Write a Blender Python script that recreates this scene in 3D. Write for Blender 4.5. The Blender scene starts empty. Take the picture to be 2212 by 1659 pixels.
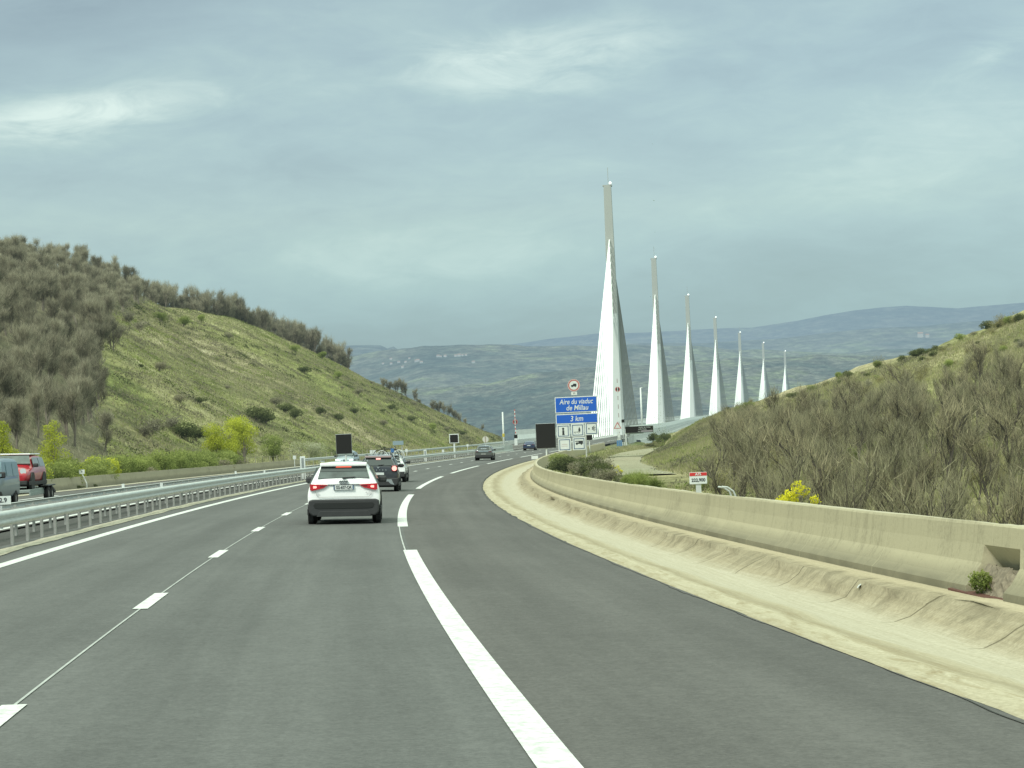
import bpy, math, random
import numpy as np
from mathutils import Vector, Matrix
random.seed(7); RNG = np.random.default_rng(7)
PI = math.pi
scene = bpy.context.scene
COL = scene.collection
# ------------------------------------------------------------------ camera model (used to aim the real camera and to survey real positions)
F = 4726.3; CX, CY = 1106.0, 829.5; PITCH = math.atan(66.54/5469.8); ROLL = math.radians(2.5); EYE = 1.67
def W(px, py, dist):
    """world point seen at survey coordinate (px,py) at forward distance dist"""
    U, V = px-CX, py-CY
    u = U*math.cos(ROLL)-V*math.sin(ROLL); v = U*math.sin(ROLL)+V*math.cos(ROLL)
    y = F*math.cos(PITCH)+v*math.sin(PITCH); z = F*math.sin(PITCH)-v*math.cos(PITCH)
    k = dist/y
    return np.array([u*k, dist, z*k+EYE])
def proj(P):
    P = np.atleast_2d(P); x, y, z = P[:,0], P[:,1], P[:,2]-EYE
    yc = y*math.cos(PITCH)+z*math.sin(PITCH); zc = -y*math.sin(PITCH)+z*math.cos(PITCH)
    yc = np.where(yc < .5, .5, yc)
    u = F*x/yc; v = -F*zc/yc
    return np.stack([CX+u*math.cos(ROLL)+v*math.sin(ROLL), CY-u*math.sin(ROLL)+v*math.cos(ROLL)], 1)
# ------------------------------------------------------------------ object helpers
def tag(o, label=None, cat=None, group=None, kind=None):
    if label: o['label'] = label
    if cat: o['category'] = cat
    if group: o['group'] = group
    if kind: o['kind'] = kind
    return o
def link(o, parent=None):
    COL.objects.link(o)
    if parent is not None: o.parent = parent
    return o
def empty(name, loc=(0,0,0), rz=0.0, label=None, cat=None, group=None, rot=None):
    o = bpy.data.objects.new(name, None); o.location = loc
    o.rotation_euler = rot if rot else (0,0,rz); o.empty_display_size = .2
    link(o); return tag(o, label, cat, group)
def mesh_np(name, V, Fc, mats, parent=None, smooth=False, uv=None, mi=None, tone=None):
    """V (n,3), Fc (m,k) array with constant k"""
    me = bpy.data.meshes.new(name)
    V = np.asarray(V, dtype=np.float32); Fc = np.asarray(Fc, dtype=np.int32)
    m, k = Fc.shape
    me.vertices.add(len(V)); me.vertices.foreach_set('co', V.ravel())
    me.loops.add(m*k); me.loops.foreach_set('vertex_index', Fc.ravel())
    me.polygons.add(m); me.polygons.foreach_set('loop_start', np.arange(0, m*k, k, dtype=np.int32))
    me.polygons.foreach_set('loop_total', np.full(m, k, dtype=np.int32))
    if mi is not None: me.polygons.foreach_set('material_index', np.asarray(mi, dtype=np.int32))
    me.polygons.foreach_set('use_smooth', np.full(m, smooth, dtype=bool))
    me.update(calc_edges=True)
    if uv is not None:
        l = me.uv_layers.new(name='UVMap'); l.data.foreach_set('uv', np.asarray(uv, dtype=np.float32)[Fc.ravel()].ravel())
    if tone is not None:
        a = me.attributes.new('tone', 'FLOAT', 'POINT'); a.data.foreach_set('value', np.asarray(tone, dtype=np.float32))
    for mt in (mats if isinstance(mats, (list,tuple)) else [mats]): me.materials.append(mt)
    o = bpy.data.objects.new(name, me); return link(o, parent)
class MB:
    def __init__(s): s.v = []; s.f = []; s.m = []
    def add(s, vs, fs, m=0):
        b = len(s.v); s.v += [tuple(float(c) for c in v) for v in vs]
        s.f += [tuple(i+b for i in f) for f in fs]; s.m += [m]*len(fs); return s
    def box(s, x0,x1,y0,y1,z0,z1, m=0):
        return s.add([(x0,y0,z0),(x1,y0,z0),(x1,y1,z0),(x0,y1,z0),(x0,y0,z1),(x1,y0,z1),(x1,y1,z1),(x0,y1,z1)],
          [(0,3,2,1),(4,5,6,7),(0,1,5,4),(1,2,6,5),(2,3,7,6),(3,0,4,7)], m)
    def bar(s, a, b, r, n=6, r2=None, m=0, cap=True):
        a, b = Vector(a), Vector(b); d = (b-a)
        if d.length < 1e-6: return s
        d.normalize(); q = d.orthogonal().normalized(); t = d.cross(q); r2 = r if r2 is None else r2
        vs = [a+(q*math.cos(2*PI*i/n)+t*math.sin(2*PI*i/n))*r for i in range(n)]+[b+(q*math.cos(2*PI*i/n)+t*math.sin(2*PI*i/n))*r2 for i in range(n)]
        fs = [(i,(i+1)%n,n+(i+1)%n,n+i) for i in range(n)]
        if cap: fs += [tuple(range(n-1,-1,-1)), tuple(range(n,2*n))]
        return s.add(vs, fs, m)
    def tube(s, pts, r, n=6, m=0):
        for a, b in zip(pts[:-1], pts[1:]): s.bar(a, b, r, n, m=m)
        return s
    def disc(s, c, r, y0, y1, n=24, r0=0, m=0):
        """disc or ring facing -y"""
        cx, cz = c; vs = []; fs = []
        for i in range(n):
            a = 2*PI*i/n; ca, sa = math.cos(a), math.sin(a)
            vs += [(cx+r*ca,y0,cz+r*sa),(cx+r*ca,y1,cz+r*sa),(cx+r0*ca,y0,cz+r0*sa),(cx+r0*ca,y1,cz+r0*sa)]
        for i in range(n):
            j = (i+1)%n; a, b = 4*i, 4*j
            fs += [(a,b,b+1,a+1),(a,a+2,b+2,b),(a+1,b+1,b+3,a+3)]
            if r0 > 0: fs.append((a+2,a+3,b+3,b+2))
        return s.add(vs, fs, m)
    def poly(s, pts, y0, y1, m=0):
        """flat polygon (x,z) extruded from y0 (front) to y1"""
        n = len(pts)
        return s.add([(x,y0,z) for x,z in pts]+[(x,y1,z) for x,z in pts],
            [tuple(range(n)), tuple(range(2*n-1,n-1,-1))]+[(i,n+i,n+(i+1)%n,(i+1)%n) for i in range(n)], m)
    def build(s, name, mats, parent=None, smooth=False, bevel=0, sub=0, label=None):
        me = bpy.data.meshes.new(name); me.from_pydata(s.v, [], s.f)
        for mt in (mats if isinstance(mats, (list,tuple)) else [mats]): me.materials.append(mt)
        if any(s.m): me.polygons.foreach_set('material_index', s.m)
        if smooth: me.polygons.foreach_set('use_smooth', [True]*len(me.polygons))
        me.update(); o = bpy.data.objects.new(name, me); link(o, parent)
        if bevel:
            b = o.modifiers.new('bevel','BEVEL'); b.width = bevel; b.segments = 2; b.limit_method = 'ANGLE'
        if sub:
            b = o.modifiers.new('sub','SUBSURF'); b.levels = sub; b.render_levels = sub
        if label: o['label'] = label
        return o
def text(txt, size, mat, parent, loc, rot=(PI/2,0,0), shear=0.0, align='CENTER', ext=.004, name='lettering', sx=1.0, bold=0.0):
    cu = bpy.data.curves.new(name, 'FONT'); cu.body = txt; cu.size = size; cu.align_x = align; cu.align_y = 'CENTER'; cu.extrude = ext; cu.shear = shear; cu.offset = bold
    tmp = bpy.data.objects.new(name+'_tmp', cu); COL.objects.link(tmp)
    dg = bpy.context.evaluated_depsgraph_get(); me = bpy.data.meshes.new_from_object(tmp.evaluated_get(dg))
    bpy.data.objects.remove(tmp)
    me.materials.clear(); me.materials.append(mat)
    o = bpy.data.objects.new(name, me); link(o, parent); o.location = loc; o.rotation_euler = rot; o.scale = (sx,1,1)
    return o
def copy_tree(o, parent=None):
    c = o.copy(); COL.objects.link(c)
    if parent is not None: c.parent = parent
    for ch in list(o.children): copy_tree(ch, c)
    return c
# ------------------------------------------------------------------ materials
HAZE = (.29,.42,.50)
class NT:
    def __init__(s, name):
        s.m = bpy.data.materials.new(name); s.m.use_nodes = True; s.t = s.m.node_tree; s.t.nodes.clear()
        s.out = s.n('ShaderNodeOutputMaterial'); s.b = s.n('ShaderNodeBsdfPrincipled'); s.L(s.b.outputs[0], s.out.inputs[0])
    def n(s, typ, **kw):
        x = s.t.nodes.new(typ)
        for k, v in kw.items(): setattr(x, k, v)
        return x
    def L(s, a, b): s.t.links.new(a, b); return b
    def coord(s, kind='Object', scale=(1,1,1), rot=(0,0,0)):
        c = s.n('ShaderNodeTexCoord'); mp = s.n('ShaderNodeMapping'); mp.inputs['Scale'].default_value = scale; mp.inputs['Rotation'].default_value = rot
        if kind == 'World': g = s.n('ShaderNodeNewGeometry'); s.L(g.outputs['Position'], mp.inputs[0])
        else: s.L(c.outputs[kind], mp.inputs[0])
        return mp.outputs[0]
    def noise(s, vec, scale, detail=4, rough=.55, dist=0):
        x = s.n('ShaderNodeTexNoise'); x.inputs['Scale'].default_value = scale; x.inputs['Detail'].default_value = detail
        x.inputs['Roughness'].default_value = rough; x.inputs['Distortion'].default_value = dist; s.L(vec, x.inputs['Vector']); return x.outputs[0]
    def ramp(s, fac, stops, interp='LINEAR'):
        x = s.n('ShaderNodeValToRGB'); r = x.color_ramp; r.interpolation = interp
        while len(r.elements) < len(stops): r.elements.new(.5)
        for e, (p, c) in zip(r.elements, stops):
            e.position = p; e.color = (c if isinstance(c, (tuple,list)) else (c,c,c)) + (1,) if not (isinstance(c, tuple) and len(c) == 4) else c
        s.L(fac, x.inputs[0]); return x.outputs[0]
    def mix(s, fac, a, b, mode='MIX'):
        x = s.n('ShaderNodeMix', data_type='RGBA', blend_type=mode)
        for i, v in ((0,fac),(6,a),(7,b)):
            if isinstance(v, (int,float)): x.inputs[i].default_value = v
            elif isinstance(v, tuple): x.inputs[i].default_value = v+(1,) if len(v) == 3 else v
            else: s.L(v, x.inputs[i])
        return x.outputs[2]
    def math(s, op, a, b=0, c=0, clamp=False):
        x = s.n('ShaderNodeMath', operation=op, use_clamp=clamp)
        for i, v in enumerate((a,b,c)):
            if isinstance(v, (int,float)): x.inputs[i].default_value = v
            else: s.L(v, x.inputs[i])
        return x.outputs[0]
    def sep(s, vec):
        x = s.n('ShaderNodeSeparateXYZ'); s.L(vec, x.inputs[0]); return x.outputs
    def color(s, c):
        if isinstance(c, tuple): s.b.inputs['Base Color'].default_value = c+(1,)
        else: s.L(c, s.b.inputs['Base Color'])
    def rough(s, r, metal=0, spec=None):
        s.b.inputs['Roughness'].default_value = r; s.b.inputs['Metallic'].default_value = metal
        if spec is not None: s.b.inputs['Specular IOR Level'].default_value = spec
    def bump(s, h, strength=.3, dist=.05):
        x = s.n('ShaderNodeBump'); x.inputs['Strength'].default_value = strength; x.inputs['Distance'].default_value = dist
        s.L(h, x.inputs['Height']); s.L(x.outputs[0], s.b.inputs['Normal'])
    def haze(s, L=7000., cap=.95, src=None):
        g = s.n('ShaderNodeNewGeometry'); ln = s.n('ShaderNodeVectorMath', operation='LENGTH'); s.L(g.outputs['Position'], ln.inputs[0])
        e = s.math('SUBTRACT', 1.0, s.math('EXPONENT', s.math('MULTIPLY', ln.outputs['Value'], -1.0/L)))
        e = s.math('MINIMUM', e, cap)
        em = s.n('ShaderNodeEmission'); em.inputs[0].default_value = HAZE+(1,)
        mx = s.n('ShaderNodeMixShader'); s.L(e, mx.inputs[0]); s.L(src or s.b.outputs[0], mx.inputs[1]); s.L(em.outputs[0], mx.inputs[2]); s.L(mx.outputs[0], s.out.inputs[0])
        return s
def mat(name, c, rough=.6, metal=0, spec=None, var=.0, vscale=3.0, haze=None, emit=None, coat=0, bump=0):
    t = NT(name)
    if var:
        nz = t.noise(t.coord('Object'), vscale, 5, .6)
        t.color(t.mix(t.math('MULTIPLY_ADD', nz, 1.6, -.3, clamp=True), tuple(x*(1-var) for x in c), tuple(min(1,x*(1+var)) for x in c)))
        if bump: t.bump(nz, bump, .02)
    else: t.color(c)
    t.rough(rough, metal, spec)
    if coat: t.b.inputs['Coat Weight'].default_value = coat; t.b.inputs['Coat Roughness'].default_value = .05
    if emit: t.b.inputs['Emission Color'].default_value = emit[0]+(1,); t.b.inputs['Emission Strength'].default_value = emit[1]
    if haze: t.haze(haze)
    return t.m
M = {}
M['white_sign'] = mat('white_sign', (.60,.64,.62), .45, var=.06)
M['sign_back'] = mat('sign_back', (.33,.36,.36), .4, .6, var=.15)
M['blue_sign'] = mat('blue_sign', (.012,.10,.48), .4, var=.05)
M['dark_blue'] = mat('dark_blue', (.06,.11,.2), .4)
M['red_sign'] = mat('red_sign', (.5,.03,.03), .45, var=.08)
M['pink_red'] = mat('pink_red', (.42,.12,.11), .5)
M['black'] = mat('black', (.012,.013,.012), .45, var=.3, vscale=40)
M['ink'] = mat('ink', (.02,.025,.03), .5)
M['galva'] = mat('galva', (.52,.55,.53), .45, .3, var=.16, vscale=2.5)
M['galva_dull'] = mat('galva_dull', (.33,.34,.32), .6, .3, var=.25, vscale=4)
M['pole_white'] = mat('pole_white', (.62,.66,.64), .5, var=.08)
M['led_panel'] = mat('led_panel', (.007,.0075,.0075), .8, var=.5, vscale=60)
M['tyre'] = mat('tyre', (.015,.015,.016), .85, var=.2)
M['rim'] = mat('rim', (.45,.46,.47), .3, .8)
M['trim'] = mat('trim', (.028,.03,.031), .65, var=.15, vscale=6)
M['under'] = mat('under', (.006,.006,.006), .9)
M['glass'] = mat('glass', (.035,.045,.045), .06, 0, .9)
M['glass_back'] = mat('glass_back', (.07,.09,.087), .05, 0, .9, var=.7, vscale=2.2)
M['chrome'] = mat('chrome', (.6,.62,.62), .2, .9)
M['paint_white'] = mat('paint_white', (.88,.90,.89), .25, coat=.6, var=.03, vscale=1)
M['paint_black'] = mat('paint_black', (.03,.034,.04), .25, coat=.8, var=.2, vscale=1.5)
M['paint_grey'] = mat('paint_grey', (.12,.13,.12), .3, .3, coat=.7, var=.1)
M['paint_blue'] = mat('paint_blue', (.03,.05,.10), .3, .2, coat=.8)
M['paint_silver'] = mat('paint_silver', (.34,.41,.45), .3, .4, coat=.6)
M['paint_van'] = mat('paint_van', (.14,.20,.23), .3, .2, coat=.6, var=.1)
M['paint_red'] = mat('paint_red', (.42,.025,.035), .28, coat=.7, var=.1)
M['lamp_red'] = mat('lamp_red', (.45,.01,.02), .2, coat=.8)
M['lamp_dark'] = mat('lamp_dark', (.12,.008,.012), .2, coat=.8)
M['lamp_on'] = mat('lamp_on', (.9,.2,.18), .3, emit=((1,.42,.36), 1.5))
M['lamp_brake'] = mat('lamp_brake', (.9,.1,.05), .3, emit=((1,.18,.10), .9))
M['headlight_off'] = mat('headlight_off', (.45,.48,.5), .15)
M['headlight'] = mat('headlight', (.75,.78,.8), .15, emit=((.9,.97,1), .7))
M['wood'] = mat('bark', (.20,.175,.14), .9, var=.35, vscale=5, haze=9000)
M['bark_light'] = mat('bark_light', (.17,.15,.12), .9, var=.3, vscale=5, haze=9000)
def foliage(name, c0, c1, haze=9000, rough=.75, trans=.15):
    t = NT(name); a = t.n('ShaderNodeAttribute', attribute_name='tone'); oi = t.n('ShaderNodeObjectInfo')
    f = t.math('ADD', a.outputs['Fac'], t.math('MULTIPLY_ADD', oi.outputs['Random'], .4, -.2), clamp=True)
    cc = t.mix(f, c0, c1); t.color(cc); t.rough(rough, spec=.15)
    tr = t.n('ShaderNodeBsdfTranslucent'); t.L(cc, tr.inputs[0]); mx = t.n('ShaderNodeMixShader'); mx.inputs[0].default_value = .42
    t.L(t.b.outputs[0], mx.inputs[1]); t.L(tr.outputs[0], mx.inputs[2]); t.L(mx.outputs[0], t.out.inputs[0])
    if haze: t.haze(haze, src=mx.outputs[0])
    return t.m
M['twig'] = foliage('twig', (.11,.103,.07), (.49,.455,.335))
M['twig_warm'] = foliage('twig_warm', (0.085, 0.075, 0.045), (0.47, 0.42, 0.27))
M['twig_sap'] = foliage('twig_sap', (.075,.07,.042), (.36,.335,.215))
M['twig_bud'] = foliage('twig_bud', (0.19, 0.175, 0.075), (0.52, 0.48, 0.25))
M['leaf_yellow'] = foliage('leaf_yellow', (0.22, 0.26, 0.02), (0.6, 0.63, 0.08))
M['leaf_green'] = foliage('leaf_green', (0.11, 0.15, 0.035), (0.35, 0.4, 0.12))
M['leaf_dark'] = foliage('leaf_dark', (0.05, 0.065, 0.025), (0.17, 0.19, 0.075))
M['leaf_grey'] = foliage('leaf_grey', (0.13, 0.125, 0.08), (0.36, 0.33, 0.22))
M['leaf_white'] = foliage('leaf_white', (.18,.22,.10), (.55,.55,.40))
M['wood_dark'] = mat('bark_dark', (.07,.06,.045), .9, var=.3, vscale=5, haze=9000)
M['petal'] = foliage('petal', (.45,.42,.02), (.85,.80,.06))
M['grass'] = foliage('grass', (0.16, 0.18, 0.06), (0.42, 0.44, 0.18))
M['grass_dry'] = foliage('grass_dry', (0.19, 0.18, 0.1), (0.47, 0.43, 0.27))
# ------------------------------------------------------------------ road alignment
KK = [0,50,100,150,200,260,330]
S = np.arange(-60, 3161, 1.0); i0 = 60
kap = np.interp(S, KK, [0.08026,0.07386,0.07477,0.07476,0.05292,0.03025,0.03])/100
slp = np.interp(S, KK, [-.01894,-.01664,-.01553,-.01407,-.01237,-.01202,-.0105])
th = np.zeros(len(S)); X = np.zeros(len(S)); Y = np.zeros(len(S)); Z = np.zeros(len(S))
th[i0] = -.09728544775; X[i0] = -2.2329635; Z[i0] = -1.66644557
for i in range(i0+1, i0+301):
    th[i] = th[i-1]+(kap[i]+kap[i-1])/2; a = (th[i]+th[i-1])/2
    X[i] = X[i-1]+math.sin(a); Y[i] = Y[i-1]+math.cos(a); Z[i] = Z[i-1]+(slp[i]+slp[i-1])/2
for i in range(i0-1, -1, -1):
    th[i] = th[i+1]-kap[i+1]; X[i] = X[i+1]-math.sin(th[i]); Y[i] = Y[i+1]-math.cos(th[i]); Z[i] = Z[i+1]-slp[i]
TOPS = [(1312,403),(1412,560),(1484,640),(1544,688),(1597,720),(1648,742),(1695,760)]
PYL = []
for i, (px, py) in enumerate(TOPS):
    t = W(px, py, 686+340*i); PYL.append((t[0], t[1], t[2]-EYE-78))
MW = -5.4   # centre of the median
j = i0+300; med = np.array([X[j]+MW*math.cos(th[j]), Y[j]-MW*math.sin(th[j]), Z[j]])
ctrl = [med-np.array([math.sin(th[j]),math.cos(th[j]),0])*200, med]+[np.array(p) for p in PYL]
ctrl.append(ctrl[-1]+(ctrl[-1]-ctrl[-2])); ctrl[0][2] = med[2]+2.2
pts = []
for a in range(1, len(ctrl)-2):
    p0,p1,p2,p3 = ctrl[a-1:a+3]
    for t in np.linspace(0,1,60,endpoint=False):
        pts.append(.5*((2*p1)+(p2-p0)*t+(2*p0-5*p1+4*p2-p3)*t*t+(-p0+3*p1-3*p2+p3)*t**3))
pts = np.array(pts+[ctrl[-2], ctrl[-1]])
dl = np.concatenate([[0], np.cumsum(np.hypot(np.diff(pts[:,0]), np.diff(pts[:,1])))])
sa = S[j:]-S[j]; mx = np.interp(sa, dl, pts[:,0]); my = np.interp(sa, dl, pts[:,1]); mz = np.interp(sa, dl, pts[:,2])
tt = np.arctan2(np.gradient(mx), np.gradient(my)); tt = np.convolve(np.pad(tt, 12, 'edge'), np.ones(25)/25, 'valid'); w = np.clip((sa)/20,0,1); tt = tt*w+th[j]*(1-w)
th[j:] = tt; X[j:] = mx-MW*np.cos(tt); Y[j:] = my+MW*np.sin(tt); Z[j:] = mz
CF = np.interp(S, [0,120,330,480], [.02345,.03255,.01846,.0])
SMAX = dl[-2]
def R(s, w, h=0.0):
    s = np.asarray(s, float); x = np.interp(s, S, X); y = np.interp(s, S, Y); z = np.interp(s, S, Z); t = np.interp(s, S, th); c = np.interp(s, S, CF)
    w = np.asarray(w, float)
    dz = np.where(w < -6.5, c*6.5+.006*(-np.clip(w,-22,-6.5)-6.5), -c*np.clip(w,-6.5,12))
    return np.stack(np.broadcast_arrays(x+w*np.cos(t), y-w*np.sin(t), z+EYE+dz+h), -1)
def TH(s): return float(np.interp(s, S, th))
def find_s(px, w, h=0.0, lo=8, hi=650):
    ss = np.arange(lo, hi, .5); uv = proj(R(ss, w, h)); return float(ss[np.argmin(abs(uv[:,0]-px))])
def on_road(px, py, h=0.0, wr=(-16,10)):
    ss = np.arange(8, 700, 1.0); best = None
    for w in np.arange(wr[0], wr[1], .25):
        uv = proj(R(ss, w, h)); e = (uv[:,0]-px)**2+4*(uv[:,1]-py)**2; k = int(np.argmin(e))
        if best is None or e[k] < best[0]: best = (e[k], float(ss[k]), float(w))
    return best[1], best[2]
def svals(s0, s1, step):
    return np.arange(s0, s1+step*.5, step)
def strip(name, prof, s0, s1, step, mt, kind='structure', label=None, jit=None, parent=None, smooth=False, cat=None, mi=None, arr=None):
    """sheet swept along the road; prof = [(w,h)...]; uv = (s, w or arc length)"""
    ss = svals(s0, s1, step) if arr is None else arr; n, m = len(ss), len(prof)
    V = []; UV = []; arc = 0
    for k, (w, h) in enumerate(prof):
        if k: arc += math.hypot(w-prof[k-1][0], h-prof[k-1][1])
        ww = np.full(n, w)
        if jit is not None and jit[k]: ww = ww+(np.interp(ss, ss[::1], np.convolve(RNG.normal(0,1,n+4), np.ones(5)/2.2, 'valid'))*jit[k])
        V.append(R(ss, ww, h)); UV.append(np.stack([ss, np.full(n, arc)], 1))
    V = np.concatenate(V); UV = np.concatenate(UV)
    Fc = []; mis = []
    for k in range(m-1):
        a = np.arange(n-1)+k*n; Fc.append(np.stack([a, a+n, a+n+1, a+1], 1)); mis += [mi[k] if mi else 0]*(n-1)
    o = mesh_np(name, V, np.concatenate(Fc), mt, parent, smooth, UV, mis if mi else None)
    return tag(o, label, cat, None, kind)
# ---- road materials
def asphalt(name, base, dark=.8, warm=(1,1,1)):
    t = NT(name); uv = t.coord('UV'); x, y, z = t.sep(uv)
    fine = t.math('MULTIPLY_ADD', t.noise(t.coord('World', (1,1,1)), 24, 3, .8), 2.0, -.5, clamp=True)
    st = t.math('MULTIPLY_ADD', t.noise(t.coord('UV', (.02,1.3,1)), 1.5, 4, .6), 1.8, -.4, clamp=True); big = t.math('MULTIPLY_ADD', t.noise(t.coord('UV', (.25,.6,1)), .5, 5, .65), 2.0, -.5, clamp=True)
    grit = t.math('MULTIPLY_ADD', t.noise(t.coord('World'), 5.5, 4, .8), 1.8, -.4, clamp=True)
    v = t.math('MULTIPLY_ADD', fine, .46, .56); v = t.math('MULTIPLY', v, t.math('MULTIPLY_ADD', st, .30, .85)); v = t.math('MULTIPLY', v, t.math('MULTIPLY_ADD', big, .26, .87)); v = t.math('MULTIPLY', v, t.math('MULTIPLY_ADD', grit, .34, .83))
    tk = t.math('COSINE', t.math('MULTIPLY', t.math('SUBTRACT', y, 3.15), 2*PI/1.75)); v = t.math('MULTIPLY', v, t.math('MULTIPLY_ADD', tk, .05, 1.0))
    blot = t.math('MULTIPLY_ADD', t.noise(t.coord('UV', (.12,.9,1)), 1.0, 6, .75, .6), 3.0, -1.35, clamp=True); v = t.math('MULTIPLY', v, t.math('MULTIPLY_ADD', blot, .16, .94))
    c = t.mix(v, (0,0,0), tuple(b*1.22 for b in base))
    # seam of the emergency lane: slightly browner beyond 9 m of arc
    t.color(c); t.rough(.85, spec=.25); t.bump(fine, .35, .01); return t.m
M['asphalt'] = asphalt('asphalt', (.108,.111,.107))
M['asphalt_shoulder'] = asphalt('asphalt_shoulder', (.101,.099,.093))
M['asphalt_old'] = asphalt('asphalt_old', (.075,.075,.070))
t = NT('white_paint'); nz = t.noise(t.coord('World'), 9, 5, .75); t.color(t.mix(t.math('MULTIPLY_ADD', nz, 3.2, -.95, clamp=True), (.36,.37,.35), (.70,.72,.69))); t.rough(.6); M['paint_line'] = t.m
t = NT('cream_strip'); nz = t.noise(t.coord('UV', (.6,5,1)), 1.6, 5, .7); t.color(t.ramp(nz, [(.3,(.22,.19,.13)),(.5,(.42,.39,.30)),(.75,(.5,.47,.38))])); t.rough(.9); M['cream_strip'] = t.m
# gutter: colours follow the distance across the channel (uv y), broken up by noise
t = NT('gutter_concrete'); uv = t.coord('UV'); sx, sy, sz = t.sep(uv)
warp = t.noise(t.coord('UV', (.35,2.0,1)), 1.4, 5, .65); yy = t.math('ADD', sy, t.math('MULTIPLY_ADD', warp, .34, -.17))
prof = t.ramp(t.math('DIVIDE', yy, 3.0), [(0,(.44,.41,.31)),(.12,(.54,.51,.395)),(.20,(.38,.345,.25)),(.30,(.48,.445,.335)),(.38,(.52,.50,.41)),(.60,(.51,.49,.40)),(.70,(.42,.38,.28)),(.80,(.36,.325,.235)),(.86,(.50,.45,.33)),(1.0,(.56,.51,.38))])
streak = t.noise(t.coord('UV', (.25,14,1)), 1.2, 5, .7); patch = t.noise(t.coord('UV', (1.3,1.1,1)), 1.3, 6, .78, .8); grain = t.noise(t.coord('World'), 22, 4, .7)
c = t.mix(t.math('MULTIPLY_ADD', streak, 1.5, -.45, clamp=True), t.mix(1.0, prof, (.80,.77,.70), 'MULTIPLY'), t.mix(1.0, prof, (1.08,1.07,1.05), 'MULTIPLY'))
slope = t.ramp(t.math('DIVIDE', sy, 3.0), [(.62,0.),(.72,1.),(.84,1.),(.88,0.)])
brown = t.math('MULTIPLY', t.math('MULTIPLY_ADD', patch, 5.0, -2.25, clamp=True), slope)
c = t.mix(t.math('MULTIPLY', brown, .9), c, (.20,.175,.115))
dirt = t.ramp(t.math('DIVIDE', sy, 3.0), [(0,1.),(.24,1.),(.32,0.)]); swirl = t.noise(t.coord('UV', (.7,4,1)), 1.1, 6, .7, 1.2)
c = t.mix(t.math('MULTIPLY', t.math('MULTIPLY_ADD', swirl, 5, -2.4, clamp=True), t.math('MULTIPLY', dirt, .9)), c, (.30,.25,.15))
jn = t.math('LESS_THAN', t.math('FRACT', t.math('DIVIDE', t.math('ADD', sx, t.math('MULTIPLY', sy, .12)), 3.4)), .016)
c = t.mix(t.math('MULTIPLY', t.math('MULTIPLY', jn, t.ramp(t.math('DIVIDE', sy, 3.0), [(.55,0.),(.66,1.),(.84,1.),(.88,0.)])), .8), c, (.10,.085,.05))
c = t.mix(t.math('MULTIPLY_ADD', grain, 1.8, -.5, clamp=True), t.mix(1.0, c, (.70,.69,.66), 'MULTIPLY'), t.mix(1.0, c, (1.14,1.14,1.14), 'MULTIPLY'))
t.color(c); t.rough(.9, spec=.2); t.bump(t.math('ADD', t.math('MULTIPLY', patch, .35), t.math('MULTIPLY', grain, .5)), .35, .02); M['gutter'] = t.m
def wallmat(name, base, k=1.0, top=.30):
    t = NT(name); uv = t.coord('UV'); sx, sy, sz = t.sep(uv)
    n1 = t.noise(t.coord('UV', (2.6,.22,1)), 1.3, 5, .65); n2 = t.noise(t.coord('UV', (.5,1.2,1)), .9, 5, .6); gr = t.noise(t.coord('World'), 17, 5, .75)
    v = t.math('MULTIPLY', t.math('MULTIPLY_ADD', n1, .9, .55), t.math('MULTIPLY_ADD', n2, .9, .56)); v = t.math('MULTIPLY', v, t.math('MULTIPLY_ADD', gr, .95, .53))
    c = t.mix(v, (0,0,0), tuple(b*1.25 for b in base))
    # dirt: foot band grey, soiled drips under the coping, clean coping edge
    foot = t.ramp(t.math('ADD', sy, t.math('MULTIPLY_ADD', n2, .3, -.15)), [(.0,1.),(.18,.75),(.40,0.)]); c = t.mix(t.math('MULTIPLY', foot, t.math('MULTIPLY_ADD', n2, 1.8, -.1, clamp=True)), c, tuple(b*f for b, f in zip(base, (.42,.43,.44))))
    drip = t.math('MULTIPLY', t.math('MULTIPLY_ADD', t.noise(t.coord('UV', (4.5,.12,1)), 1.6, 5, .7), 3.4, -1.75, clamp=True), t.ramp(sy, [(.45,0.),(.90,1.)]))
    c = t.mix(t.math('MULTIPLY', drip, .55), c, tuple(b*.35 for b in base))
    cap = t.ramp(sy, [(.955,0.),(.975,1.)], 'LINEAR'); c = t.mix(t.math('MULTIPLY', cap, .8), c, t.mix(t.math('MULTIPLY_ADD', gr, 2, -.6, clamp=True), (.34,.31,.23), (.62,.58,.45)))
    jn = t.math('LESS_THAN', t.math('FRACT', t.math('DIVIDE', sx, 4.7)), .007); c = t.mix(t.math('MULTIPLY', jn, .35), c, tuple(b*1.5 for b in base))
    t.color(c); t.rough(.92, spec=.2); t.bump(t.math('ADD', gr, n1), .35, .02); return t.m
M['wall'] = wallmat('wall_concrete', (.305,.280,.188))
M['wall_far'] = wallmat('wall_concrete_old', (.27,.25,.185))
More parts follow.
